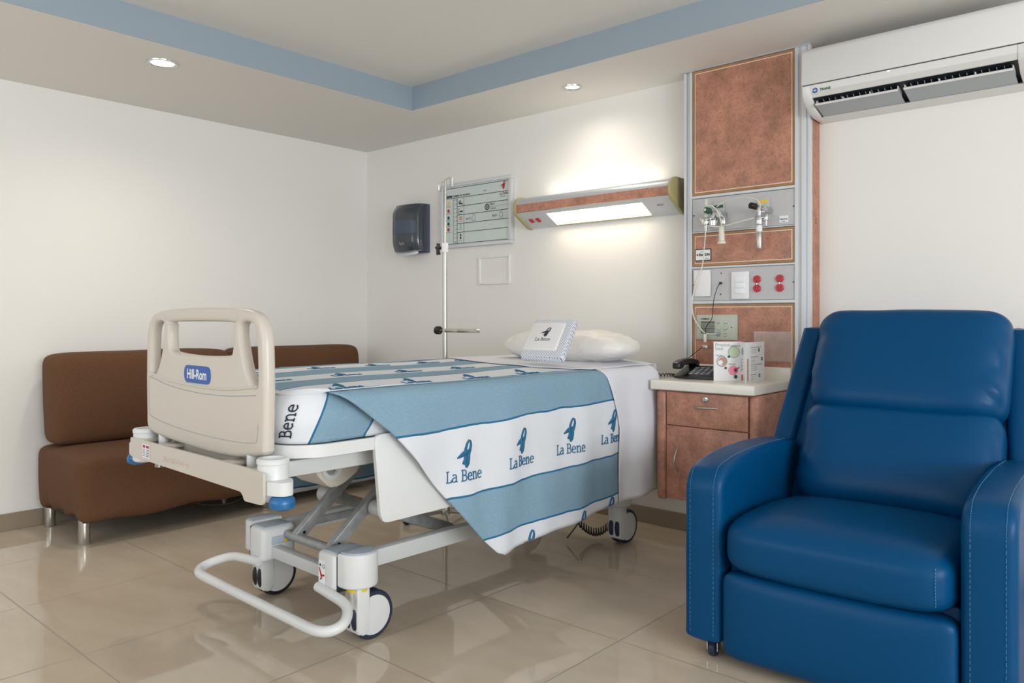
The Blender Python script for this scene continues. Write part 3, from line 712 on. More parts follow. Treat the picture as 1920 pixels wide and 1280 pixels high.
# ---------------------------------------------------------------- bedside cabinet
CX0, CX1, CY = 2.66, 3.135, -.48
t_ = thing('bedside_cabinet', 'wall-hung terracotta laminate bedside cabinet with white top, between bed and blue recliner', 'cabinet', (CX0, HY, 0))
W_ = CX1-CX0; D_ = CY-HY
g = MB().m('laminate'); g.box(0.01, W_-.01, D_+.02, -.012, .27, .742)
g.build('carcass', t_, flat=True)
for a, b in ((0, .046), (W_-.046, W_)):
    MB().m('laminate').box(a, b, D_, -.012 if a > 0 else D_+.06, .262, .744, .018, 4).build('corner_post', t_)
q = MB().m('laminate').box(.05, W_-.05, D_+.006, D_+.024, .595, .738, .002).build('drawer', t_)
cxm = W_/2
MB().m('chrome').lathe([(.013, .002), (.013, -.004), (.010, -.006), (.0001, -.006)], (cxm-.0, D_+.006, .716), 'y').build('lock', q)
def handle(mb, p0, p1, bow):
    p0, p1 = Vector(p0), Vector(p1); pts = []
    for k in range(13): u = k/12; pts.append(p0.lerp(p1, u)+Vector((0, -bow*math.sin(u*PI), 0)))
    return mb.tube(pts, [.002+.0028*math.sin(max(.12, k/12*PI) if k < 7 else max(.12, (1-k/12)*PI)) for k in range(13)], 10)
handle(MB().m('steel'), (cxm-.055, D_+.008, .682), (cxm+.055, D_+.008, .682), .028).build('drawer_handle', q)
q = MB().m('laminate').box(.05, W_-.05, D_+.006, D_+.024, .272, .591, .002).build('cabinet_door', t_)
handle(MB().m('steel'), (.105, D_+.008, .39), (.105, D_+.008, .50), .03).build('door_handle', q)
g = MB().m('counter').box(-.018, W_-.012, D_-.02, 0, .746, .787, .006, 3); g.box(-.018, W_-.012, -.018, 0, .78, .842, .005, 3); g.build('countertop', t_)
MB().m('steel').box(W_+.0, W_+.004, -.09, -.06, .70, .735, .001).build('wall_bracket', t_)

# telephone
t_ = thing('telephone', 'black corded desk telephone on the white bedside cabinet top', 'telephone', (2.757, -.262, .787), math.radians(8))
MB().m('black').prism([(-.095, 0.003), (.09, 0.003), (.09, .045), (.06, .052), (-.08, .018), (-.095, .012)], -.085, .095, 'x', .004).build('phone_base', t_)
def key(a, b): return Vector((a, b, .018+(b+.08)*(.034/.14)+.0015))
g = MB().m('grey_print')
for i in range(4):
    for j in range(5):
        x = -.018+i*.026; y = -.06+j*.022; g.box(x-.009, x+.009, y-.007, y+.007, key(x, y).z-.003, key(x, y).z+.0015, .001)
g.build('keypad', t_)
hm = Matrix.Translation((-.062, .0, .052)) @ Matrix.Rotation(math.radians(-7), 4, 'Z')
def hs(q):
    w = Vector(q); k = abs(q.y)/.1; w.z += .012*(1-k*k)-(.010 if k > .62 and q.z < 0 else 0); w.x *= .72+.28*min(1, (k*1.25)**3); return w
g = MB().m('black').soft((0, 0, .010), (.052, .205, .030), (4, 4, 3), 16, hs, hm); g.build('handset', t_)
pts = []
for k in range(150):
    u = k/149; a = u*2*PI*17; c_ = Vector((-.09-.10*math.sin(u*PI*.62), -.07-.05*u+.03*math.sin(u*9), .012)); pts.append(c_+Vector((.0, .007*math.cos(a), .007*math.sin(a))))
MB().m('black').tube(pts, .0022, 6).build('coiled_cord', t_)

tel_cord.parent = t_; tel_cord.matrix_parent_inverse = (Matrix.Translation(t_.location) @ Matrix.Rotation(t_.rotation_euler.z, 4, 'Z')).inverted()
# leaflet: zig-zag folded card
t_ = thing('promotional_leaflet', 'folded white leaflet reading Promos Soul standing on the cabinet top', 'leaflet', (2.884, -.375, .7875))
pt = [(0, 0), (.083, .074), (.152, -.012), (.153, .178)]
pt = [(0.0, .0), (.085, .078), (.150, -.008), (.153, .172)]
H_ = .170
def pan(i):
    a, b = Vector((*pt[i], 0)), Vector((*pt[i+1], 0)); d = (b-a).normalized(); n = Vector((d.y, -d.x, 0))
    return (lambda u, v: a+d*u+Vector((0, 0, v))+n*.0012), (b-a).length, a, b
g = MB().m('white_card')
th = Vector((.0006, -.0006, 0))
for i in range(3):
    f_, L_, a, b = pan(i)
    d = (b-a).normalized(); n = Vector((d.y, -d.x, 0))*.0005
    vs = [g.bm.verts.new(p) for p in (a+n, b+n, b+n+Vector((0, 0, H_)), a+n+Vector((0, 0, H_)), a-n, b-n, b-n+Vector((0, 0, H_)), a-n+Vector((0, 0, H_)))]
    g._done([g.bm.faces.new([vs[q] for q in w]) for w in ((0, 1, 2, 3), (7, 6, 5, 4), (0, 4, 5, 1), (3, 2, 6, 7), (0, 3, 7, 4), (1, 5, 6, 2))])
g.build('folded_card', t_, flat=True)
f_, L_, a, b = pan(0)
g = MB().m('grey_print').text('Promos', lambda x, y: f_(.006+x, .150+y), .020, bold=.0002).text('Soul', lambda x, y: f_(.006+x, .134+y), .020, bold=.0002)
g.m('pale_green').disc(.088, .125, .021, f_); g.m('grey_print').disc(.088, .125, .024, f_, ring=.003); g.m('tan').disc(.038, .085, .018, f_); g.m('grey_print').disc(.036, .085, .022, f_, ring=.004)
f2 = lambda x, y: f_(x, y)+Vector((.0003, -.0003, 0))
g.m('badge_white').disc(.030, .080, .010, f2); g.m('pink').disc(.084, .045, .021, f2); g.m('magenta').disc(.096, .047, .009, f2); g.strip([(.095, .045, .006), (.112, .060, .004)], f2)
g.m('green').disc(.096, .018, .008, f2); g.disc(.066, .105, .006, f2); g.disc(.052, .056, .006, f2)
g.text('CANTONESA', lambda x, y: f2(.072+x, .149+y), .008).text('PASTAS', lambda x, y: f2(.010+x, .108+y), .008).text('BAGUEL', lambda x, y: f2(.066+x, .070+y), .008)
g.build('front_printing', t_, flat=True)
f_, L_, a, b = pan(1)
g = MB().m('grey_print').disc(.05, .13, .017, f_); 
for k in range(8): g.quad(.02, .045+.02*(k % 2), .045+k*.007, .048+k*.007, f_)
g.m('red').quad(.03, .06, .005, .03, f_); g.m('pale_green').quad(.065, .095, .005, .022, f_)
g.build('middle_printing', t_, flat=True)
f_, L_, a, b = pan(2)
g = MB().m('grey_print')
for z0, w in ((.146, .10), (.105, .07), (.072, .11), (.030, .055)):
    g.quad(.045, .045+w, z0, z0+.003, f_)
    for k in range(1, 4): g.quad(.048, .048+w*.55, z0-k*.0075, z0-k*.0075+.0016, f_)
for x, z in ((.125, .135), (.155, .096), (.13, .025)):
    g.m('green').disc(x, z, .0085, f_); g.m('badge_white').quad(x-.0055, x+.0055, z-.001, z+.001, lambda p, q: f_(p, q)+Vector((.0004, 0, 0)))
g.m('tan').quad(.012, .024, .006, .10, f_)
g.build('price_printing', t_, flat=True)
#==SOFA==
# ---------------------------------------------------------------- sofa
t_ = thing('sofa', 'long brown linen armless sofa against the left wall behind the bed', 'sofa', (0, -2.13, 0))
def wrinkle(q, sc, am, seed):
    return noise.noise(Vector((q.x*sc[0]+seed, q.y*sc[1], q.z*sc[2])))*am
def seat_mod(y0, seed):
    def fn(q):
        w = Vector(q)
        e = max(0, min(1, (-.02-q.z)/.14))
        if q.y < -.40:   # gathered cloth on the free end
            w.y += .007*math.sin(q.x*75+3*math.sin(q.x*17))*e
            w.z += .010*math.sin(q.x*40+1)*e
        w.x += wrinkle(q, (3, 4, 7), .022, seed)*e
        w.z += wrinkle(q, (2, 5, 1), .030, seed+4)*max(0, (-.08-q.z)/.07)
        w.z += .012*(1-(q.x/.3)**2)*(1 if q.z > 0 else 0)
        return w
    return fn
MB().m('sofa').soft((.330, .515, .262), (.615, 1.015, .31), (16, 16, 9), 30, seat_mod(0, 3)).build('seat_base', t_)
MB().m('sofa').soft((.330, 1.475, .262), (.615, .90, .31), (16, 16, 9), 30, seat_mod(1, 9)).build('seat_base', t_)
def bfn(seed):
    def fn(q):
        w = Vector(q); w.x += wrinkle(q, (5, 4, 4), .012, seed); w.x += .015*(1-(abs(q.y)/.5)**3)*(1-(abs(q.z)/.24)**3)*(1 if q.x > 0 else 0); w.x -= q.z*.10
        w.z += .006*noise.noise(Vector((q.y*3, seed, 0))); return w
    return fn
MB().m('sofa').soft((.170, .490, .655), (.20, .955, .46), (4, 13, 11), 22, bfn(1)).build('back_cushion', t_)
MB().m('sofa').soft((.170, 1.435, .655), (.20, .91, .46), (4, 13, 11), 22, bfn(6)).build('back_cushion', t_)
for x, y in ((.545, .055), (.075, .06), (.545, 1.0), (.075, 1.0), (.545, 1.85), (.085, 1.85)):
    MB().m('steel').cyl((x, y, 0), (x, y, .125), .025, 28, .002).build('leg', t_)
MB().m('dark_inside').box(.05, .58, .04, 2.0, .105, .13).build('underside_shade', t_, flat=True)  # dark sheet put in for the black shadow under the sofa
g = MB().m('sofa').tube(smooth_path([(.585, .55, .118), (.60, .62, .09), (.61, .72, .078), (.605, .80, .085), (.59, .87, .115)]), .0016, 6); g.build('loose_thread', t_)

# ---------------------------------------------------------------- drip pole
t_ = thing('drip_pole', 'tall chrome drip pole with black knobs standing at the far side of the bed', 'drip pole', (1.491, -.645, 0), math.radians(-1.4))
MB().m('steel').cyl((0, 0, .03), (-.006, 0, 1.44), .0125, 20).build('lower_pole', t_)
MB().m('steel').cyl((-.006, 0, 1.43), (-.002, 0, 1.787), .006, 14).build('upper_pole', t_)
g = MB().m('chrome')
for s in (-1, 1):
    g.tube([(-.002, 0, 1.787), (s*.055, -.018*s, 1.787+.006*s), (s*.055, -.018*s, 1.742), (s*.063, -.02*s, 1.738), (s*.072, -.02*s, 1.742), (s*.074, -.02*s, 1.79)], .0025, 8)
g.build('hook_frame', t_)
MB().m('white_card').cyl((-.006, 0, 1.405), (-.006, 0, 1.455), .018, 18, .003).build('collar', t_)
g = MB().m('black').cyl((-.05, -.01, 1.43), (-.02, -.005, 1.43), .008).tube([(-.045, -.01, 1.455), (-.05, -.01, 1.43), (-.045, -.01, 1.395)], [.010, .009, .012], 10); g.cyl((-.065, -.012, 1.433), (-.045, -.01, 1.43), .006); g.build('clamp_knob', t_)
MB().m('black').cyl((-.072, 0, .995), (-.045, 0, .995), .022, 20, .003).build('side_knob', t_)
g = MB().m('steel').cyl((-.046, 0, .995), (-.01, 0, .995), .005); g.box(-.012, .10, -.011, .011, .985, 1.005, .003); g.box(.10, .235, -.012, -.006, .985, 1.005, .002).box(.10, .235, .006, .012, .985, 1.005, .002).cyl((.235, -.0125, .995), (.235, .0125, .995), .0102, 14); g.build('side_arm', t_)
g = MB().m('steel').cyl((0, 0, .025), (0, 0, .075), .025, 20, .003)
for k in range(5):
    a = 2*PI*k/5+PI; g.tube([(.0, 0, .045), (.15*math.cos(a), .15*math.sin(a), .04), (.22*math.cos(a), .22*math.sin(a), .032)], .011, 10)
g.build('star_base', t_)
for k in range(5):
    a = 2*PI*k/5+PI; x, y = .22*math.cos(a), .22*math.sin(a)
    MB().m('black').cyl((x-.01, y, .017), (x+.01, y, .017), .0168, 16, .003).build('caster', t_)
#==BED==
# ---------------------------------------------------------------- hospital bed (x across, y towards the head, origin between the foot casters)
BL, BR = (2.082, -1.85, 0), math.radians(-1.4)
bed = thing('hospital_bed', 'white adjustable hospital bed on casters with moulded footboard', 'hospital bed', BL, BR)
# footboard --------------------------------------------------------
def XY(pts): return pts
outer = [(-.40, .668), (-.34, .655), (-.20, .648), (0, .640), (.20, .643), (.40, .668), (.418, .690), (.420, .72), (.424, .85), (.420, .98), (.412, 1.02), (.39, 1.055), (.35, 1.078), (.25, 1.089), (0, 1.094), (-.25, 1.089), (-.35, 1.078), (-.39, 1.055), (-.412, 1.02), (-.420, .98), (-.424, .85), (-.420, .72), (-.418, .690)]
mid = [(-.195, 1.048), (.195, 1.048), (.222, 1.036), (.228, 1.01), (.222, .962), (.20, .948), (.10, .942), (0, .940), (-.10, .942), (-.20, .948), (-.222, .962), (-.228, 1.01), (-.222, 1.036)]
side = [(.284, 1.046), (.340, 1.044), (.366, 1.015), (.374, .95), (.376, .880), (.368, .862), (.345, .870), (.318, .895), (.298, .93), (.280, .98), (.272, 1.02)]
def panel_with_holes(mb, outer, holes, y0, y1, bev):
    """flat board in x-z with holes, front at y0, back at y1"""
    loops = [outer]+holes; es = []
    for lp in loops:
        vs = [mb.bm.verts.new((p[0], y0, p[1])) for p in lp]
        es += [mb.bm.edges.new((vs[i], vs[(i+1) % len(vs)])) for i in range(len(vs))]
    r = bmesh.ops.triangle_fill(mb.bm, use_beauty=True, use_dissolve=False, edges=es)
    fs = [f for f in r['geom'] if isinstance(f, bmesh.types.BMFace)]
    ex = bmesh.ops.extrude_face_region(mb.bm, geom=fs)
    vv = [v for v in ex['geom'] if isinstance(v, bmesh.types.BMVert)]
    for v in vv: v.co.y = y1
    allf = [f for f in mb.bm.faces]
    bmesh.ops.recalc_face_normals(mb.bm, faces=allf)
    be = [e for e in mb.bm.edges if len(e.link_faces) == 2 and e.calc_face_angle(0) > 1.2]
    b = bmesh.ops.bevel(mb.bm, geom=be, offset=bev, segments=4, profile=.5, affect='EDGES')
    mb._done(mb.bm.faces[:])
def dense(lp, k=4, r=.0):
    P = [Vector((p[0], p[1], 0)) for p in lp]; out = []; L = len(P)
    for i in range(L):
        a, b, c_, d = P[i-1], P[i], P[(i+1) % L], P[(i+2) % L]
        for j in range(k):
            t = j/k; v = 0.5*((2*b)+(c_-a)*t+(2*a-5*b+4*c_-d)*t*t+(3*b-a-3*c_+d)*t**3); out.append((v.x, v.y))
    return out
g = MB().m('white_plastic')
SQ = lambda lp: [(a*.965, b) for a, b in lp]
panel_with_holes(g, SQ(dense(outer, 3)), [SQ(dense(mid, 3)), SQ(dense(side, 3)), SQ(dense([(-a, b) for a, b in side[::-1]], 3))], -.430, -.392, .014)
fb = g.build('footboard', bed)
# raised rim, recessed panel line and badge
PF = lambda a, b: Vector((a, -.4306, b))
g = MB().m('grey_print')
ins = [(-.375, .845), (-.372, .852), (-.36, .853), (-.20, .832), (0, .822), (.20, .826), (.36, .838)]
g.strip([(a, b, .0022) for a, b in [(p.x, p.y) for p in smooth_path([(a, b, 0) for a, b in ins])]], PF)
low = [(-.378, .845), (-.378, .74), (-.36, .718), (-.2, .700), (0, .692), (.2, .692), (.34, .700), (.366, .716), (.372, .76)]
g.strip([(a, b, .0014) for a, b in [(p.x, p.y) for p in smooth_path([(a, b, 0) for a, b in low])]], PF)
g.build('panel_groove', fb, flat=True)
g = MB().m('white_plastic').tube(smooth_path([(-.378, -.428, .868), (-.2, -.429, .850), (0, -.429, .842), (.2, -.429, .846), (.36, -.428, .862)]), .005, 8); g.build('moulded_ridge', fb)
g = MB().m('badge_blue').prism(round_poly([(-.098, .852), (.082, .852), (.082, .908), (-.098, .908)], .026, 8), -.4325, -.429, 'y')
g.m('badge_white').text('Hill-Rom', lambda a, b: Vector((a-.008, -.4330, .866+b)), .043, bold=.0011, align='CENTER', sx=.88)
g.build('maker_badge', fb, flat=True)
for s in (-1, 1):
    MB().m('cool_plastic').cyl((s*.305, -.411, .58), (s*.305, -.411, .668), .0165, 20, .003).build('footboard_post', bed)
    MB().m('bed_grey').cyl((s*.315, -.418, .555), (s*.315, -.418, .545), .014, 12).build('post_nut', bed)
# bumper beam with corner sockets
g = MB().m('white_plastic')
for s in (1,):
    g.prism(round_poly([(-.44, .640), (-.44, .575), (.355, .568), (.365, .545), (.465, .548), (.47, .570), (.47, .636), (.37, .640)], [.004, .004, .02, .01, .01, .01, .01, .004]), -.470, -.462, 'y')
g.box(-.44, .43, -.39, -.382, .575, .636, .002); g.box(-.44, .46, -.468, -.384, .572, .588, .002)
for x in (-.43, -.25, .2, .38): g.box(x, x+.06, -.466, -.386, .625, .637, .002)
g.build('foot_beam', bed)
for s in (-1, 1):
    g = MB().m('cool_plastic').lathe([(.0001, .552), (.040, .552), (.045, .558), (.046, .60), (.043, .606), (.043, .652), (.045, .654), (.045, .664), (.041, .668), (.030, .668), (.029, .650), (.0001, .650)], (s*.432, -.418, 0))
    g.prism(round_poly([(s*.40, -.460), (s*.48, -.460), (s*.522, -.440), (s*.522, -.408), (s*.48, -.385), (s*.40, -.385)], .015), .575, .612, 'z')
    q = g.build('corner_socket', bed)
    MB().m('blue_plastic').lathe([(.0001, .534), (.022, .534), (.033, .540), (.036, .552), (.033, .564), (.026, .572), (.0001, .572)], (s*.492, -.425, 0)).build('blue_bumper', q)
    MB().m('chrome').cyl((s*.30, -.43, .548), (s*.30, -.43, .572), .012, 12).build('bolt', bed)
PBm = lambda a, b: Vector((a, -.4708, b))
g = MB().m('badge_white').quad(-.335, -.275, .583, .630, PBm); PB2 = lambda a, b: Vector((a, -.4712, b))
g.m('magenta').quad(-.330, -.312, .617, .626, PB2).quad(-.306, -.280, .617, .626, PB2)
g.m('ink')
for k in range(5): g.quad(-.332, -.310, .588+k*.0055, .5895+k*.0055, PB2).quad(-.302, -.280, .588+k*.0055, .5902+k*.0055, PB2)
g.build('spec_label', bed, flat=True)
g = MB().m('cream_line').text('MATERNIDAD 23', lambda a, b: PB2(-.17+a, .590+b), .024, bold=.0002, sx=1.0); g.build('faded_lettering', bed, flat=True)
# mattress tray
def rrect(w, v0, v1, r, n=8):
    return arc(w-r, v0+r, r, -90, 0, n)+[(w, v1)]+[(-w, v1)]+arc(-w+r, v0+r, r, 180, 270, n)
o_ = rrect(.468, -.385, 1.52, .14); i_ = rrect(.452, -.37, 1.50, .13)
g = MB().m('cool_plastic')
L_ = len(o_)
for k in range(L_):
    a, b, c_, d = o_[k], o_[(k+1) % L_], i_[(k+1) % L_], i_[k]
    vs = [g.bm.verts.new((p[0], p[1], z)) for z in (.655, .692) for p in (a, b, c_, d)]
    g._done([g.bm.faces.new([vs[q] for q in w]) for w in ((0, 1, 5, 4), (2, 3, 7, 6), (4, 5, 6, 7), (3, 2, 1, 0))])
g.build('mattress_tray', bed, weld=True)
MB().m('bed_grey').prism(i_, .668, .682, 'z').build('mattress_deck', bed, flat=True)
# upper frame and mechanism
for s in (-1, 1):
    MB().m('bed_grey').box(s*.36-.018, s*.36+.018, -.383, 1.5, .592, .640, .004).build('side_beam', bed)
g = MB().m('bed_grey')
for v in (.02, .6, 1.2, 1.45): g.box(-.36, .36, v, v+.04, .595, .635, .003)
g.build('cross_member', bed)
g = MB().m('white_plastic').prism(round_poly([(-.16, .60), (.05, .60), (.05, .54), (-.02, .50), (-.07, .488), (-.12, .535)], .02), .02, .20, 'x', .008)
g.m('bed_grey').lathe([(.04, 0), (.04, .006), (.025, .008), (.022, 0)], (.20, -.07, .56), 'x'); g.build('actuator_housing', bed)
g = MB().m('white_plastic').prism(round_poly([(-.03, .655), (.50, .655), (.50, .60), (.2, .56), (.08, .57), (.0, .61)], .02), .30, .43, 'x', .01); g.build('leg_section_cover', bed)
g = MB().m('cool_plastic').prism(round_poly([(-.10, .700), (1.10, .700), (1.10, .43), (-.06, .422), (-.075, .45)], [.03, .03, .05, .012, .012]), .460, .474, 'x', .003, 2); g.build('side_rail', bed)
g = MB().m('cool_plastic').prism(round_poly([(-.10, .700), (1.10, .700), (1.10, .43), (-.06, .422), (-.075, .45)], [.03, .03, .05, .012, .012]), -.474, -.460, 'x', .003, 2); g.build('side_rail', bed)
def bar(mb, p0, p1, w, h, bev=.004):
    p0, p1 = Vector(p0), Vector(p1); d = p1-p0; L = d.length; x = Vector((1, 0, 0)); y = d.normalized(); z = x.cross(y).normalized()
    m_ = Matrix((x, y, z)).transposed().to_4x4(); m_.translation = p0
    return mb.box(-w/2, w/2, 0, L, -h/2, h/2, bev, 2, m_)
for s in (-1, 1):
    g = MB().m('bed_steel'); bar(g, (s*.11, -.01, .255), (s*.11, .47, .66), .030, .042)
    g.m('black').cyl((s*.11+.018, .012, .272), (s*.11+.0, .012, .272), .006, 10); g.build('lift_arm', bed)
    g = MB().m('bed_steel'); bar(g, (s*.175, .16, .375), (s*.175, .48, .245), .045, .045, .01)
    g.m('bed_grey').cyl((s*.13, .16, .375), (s*.20, .16, .375), .030, 20, .004); g.build('brace_arm', bed)
    g = MB().m('bed_steel'); bar(g, (s*.11, 1.0, .255), (s*.11, 1.40, .62), .034, .05); g.build('lift_arm', bed)
MB().m('bed_steel').cyl((-.24, -.01, .255), (.24, -.01, .255), .017, 18).build('pivot_tube', bed)
MB().m('bed_steel').cyl((-.24, 1.0, .255), (.24, 1.0, .255), .017, 18).build('pivot_tube', bed)
# base
for s in (-1, 1):
    g = MB().m('bed_grey').box(s*.285-.022, s*.285+.022, -.02, 1.47, .228, .284, .004)
    g.m('bed_steel').box(s*.285-.030 if s > 0 else s*.285+.012, s*.285-.012 if s > 0 else s*.285+.030, .12, 1.3, .240, .270, .002); g.build('base_rail', bed)
g = MB().m('bed_grey').box(-.27, .27, -.075, -.035, .180, .222, .004); g.build('base_crossbar', bed); MB().m('bed_grey').box(-.27, .27, 1.43, 1.47, .20, .25, .004).build('base_crossbar', bed)
def hub(s, v, front):
    g = MB().m('cool_plastic')
    m_ = 'cool_plastic'
    ol = [(.0, -.068)] + arc(.0, .0, .066, -90, 90, 12) + [(-.02, .068)]
    pl_ = [(s*.30+s*p[0], v+p[1]) for p in [(-.018, -.066)]+arc(0, 0, .066, -80, 90, 12)+[(-.018, .066)]]
    g.prism(pl_, .186, .298, 'z', .008, 3)
    bx0, bx1 = sorted((s*.276, s*.175))
    g.box(bx0, bx1, v-.075, v+.062, .166, .290, .016, 3)
    q = g.build('caster_cover', bed)
    if front:
        g = MB().m('grey_cover').prism([(s*.30+s*p[0], v+p[1]) for p in [(-.016, -.055)]+arc(0, 0, .056, -80, 90, 12)+[(-.016, .056)]], .297, .301, 'z', .002)
        g.box(bx0+.012, bx1-.010, v-.06, v+.05, .288, .293, .003); g.build('cover_top', q)
        g = MB().m('dark_inside').box(min(s*.276, s*.286), max(s*.276, s*.286), v-.0655, v-.03, .17, .283); g.build('cover_gap', q, flat=True)
        if s < 0:
            g = MB().m('grey_cover').box(-.176, -.172, v-.04, v+.04, .226, .256, .012, 3); g.m('yellow').box(-.1735, -.1712, v+.012, v+.024, .229, .253); g.build('brake_window', q)
        else:
            PS = lambda a, b: Vector((a, v-.0758, b))
            g = MB().m('badge_white').quad(.188, .228, .180, .262, PS); P3 = lambda a, b: Vector((a, v-.0762, b))
            g.m('green').disc(.198, .245, .005, P3); g.m('ink').disc(.217, .243, .006, P3, ring=.002); g.disc(.198, .198, .003, P3)
            g.m('red').strip([(.192, .236, .005), (.200, .218, .008), (.206, .200, .008)], P3).strip([(.206, .212, .007), (.222, .214, .006)], P3); g.m('black').disc(.196, .188, .0, P3) if False else None
            g.build('brake_label', q, flat=True)
            g = MB().m('yellow').lathe([(.0315, .168), (.0385, .169), (.0385, .180), (.0315, .181)], (s*.30, v, 0)); g.build('yellow_ring', q)
    # caster
    g = MB().m('cool_plastic').lathe([(.0305, .12), (.0305, .187)], (s*.30, v, 0))
    g.prism(round_poly([(v-.028, .19), (v-.026, .028), (v+.022, .028), (v+.026, .19)], [.0, .018, .018, 0]), s*.30-.037, s*.30+.037, 'x', .008, 3)
    c_ = g.build('caster', bed)
    wy = v+.045
    for k in (-1, 1):
        x = s*.30+k*.017
        MB().m('navy_rubber' if s > 0 else 'black_rubber').lathe([(.062, -.012), (.076, -.012), (.0795, -.007), (.0795, .007), (.076, .012), (.062, .012)], (x, wy, .0797), 'x', 40).build('tyre', c_)
        MB().m('cool_plastic').lathe([(.0001, -.014), (.058, -.014), (.0645, -.0125), (.0645, .0125), (.058, .014), (.0001, .014)], (x, wy, .0797), 'x', 40).build('wheel_disc', c_)
for s in (-1, 1):
    hub(s, -.035, True); hub(s, 1.44, False)
# foot bumper / brake bar
half = [(.19, -.115, .172), (.26, -.12, .168), (.35, -.125, .160), (.40, -.145, .148), (.432, -.185, .132), (.425, -.225, .122), (.39, -.245, .118), (.34, -.25, .117)]
path = smooth_path(half, 5)+[Vector((x, -.25, .117)) for x in (.2, .0, -.2)]+smooth_path([(-a, b, c_) for a, b, c_ in half[::-1]], 5)
MB().m('cool_plastic').tube(path, .0165, 14).build('brake_bar', bed)
# mattress
def mfn(q):
    w = Vector(q)
    if q.z > 0: w.z -= .012*max(0, (q.x-.25)/.18)
    return w
mt = MB().m('mattress').soft((0, .585, .770), (.86, 1.89, .160), (14, 16, 6), 22, mfn).build('mattress', loc=BL, rot=BR)
tag(mt, 'pale hospital mattress beneath the striped blanket, its head corner showing', 'mattress')
#==BLANKET==
# ---------------------------------------------------------------- blanket
def edge_v(w):   # head-side edge of the blanket on top of the mattress
    pts = [(-.5, 1.10), (-.35, 1.03), (.05, .875), (.30, .85), (.45, 1.06), (.6, 1.10)]
    for a, b in zip(pts, pts[1:]):
        if w <= b[0]:
            t = (w-a[0])/(b[0]-a[0]); return a[1]+(b[1]-a[1])*t
    return pts[-1][1]
def ztop(w, v):
    z = .8565 + .002*noise.noise(Vector((w*5, v*3, 0))) + .0015*math.sin(v*9+w*5)
    z -= .014*max(0, (w-.22)/.22)**1.5
    z -= .012*max(0, (-.22-v)/.14)**2
    return z
RT = .035
def top_pt(w, v): return Vector((w, v, ztop(w, v)))
def sfold(v, d): # lateral wave of the hanging side, grows downwards; d = distance below the top
    return (.016*math.sin(v*13+1.3+d*3)+.007*noise.noise(Vector((v*17-d*3, d*2.5, 9)))+.009*math.sin(v*29+2*d)+.006*noise.noise(Vector((v*6, d*5, 2))))*min(1, d/.35)
def side_pt(v, d, sgn=1):   # cloth hanging from the top edge
    w0 = .448; z0 = ztop(w0*sgn if sgn > 0 else 0, min(v, 1.0))
    a = min(d, RT*PI/2)/RT
    w = w0+RT*math.sin(a)+.002*0; z = z0-RT*(1-math.cos(a))-max(0, d-RT*PI/2)
    w += .012 + sfold(v, d)*.62 + .012*min(1, d/.2)
    w -= .012*(1-min(1, d/.05))
    return Vector((sgn*w, v, z))
S0 = .448+.03
def s_top(w, v): return w+.002+.03*v
def s_side(v, d): return .450+d+.03*v
bl = MB().m('blanket')
def V0(d):   # leading (foot-side) edge of the hanging part
    pts = [(0, -.26), (.02, -.24), (.165, -.05), (.34, .115), (.57, .335), (.63, .40), (.66, .47)]
    for a, b in zip(pts, pts[1:]):
        if d <= b[0]: t = (d-a[0])/(b[0]-a[0]); return a[1]+(b[1]-a[1])*t
    return pts[-1][1]
def hem(v): return .640 - .055*(v-.45)/.7
VH = 1.165
def side_map(u, b):
    # u 0..1 along, b 0..1 down
    d1 = hem(VH)*b; vA = V0(b*.645); v = vA+(VH-vA)*u
    d = hem(max(v, .45))*b
    return v, d
nu, nb = 64, 44
def half_w(v):
    return .448 if v > -.25 else .343+.105*math.sqrt(max(0, 1-((-.25-v)/.106)**2))
def top_fn(u, b):
    w = -.448+.896*b; ve = edge_v(w); v = -.355+(ve+.355)*u**1.25; w *= half_w(v)/.448; return top_pt(w, v)
def top_uv(u, b):
    w = -.448+.896*b; ve = edge_v(w); v = -.355+(ve+.355)*u**1.25; w *= half_w(v)/.448; return (v, s_top(w, v))
bl.grid(top_fn, 60, 40, top_uv)
bl.grid(lambda u, b: side_pt(*side_map(u, b)), nu, nb, lambda u, b: (side_map(u, b)[0], s_side(*side_map(u, b))))
# folded-back rim along the leading edge
# far side drape
def far(u, b):
    v = .12+(1.10-.12)*u; d = .56*b; p = side_pt(v, d, -1); return p
bl.grid(far, 40, 20, lambda u, b: (.12+.98*u, -.478-.56*b))
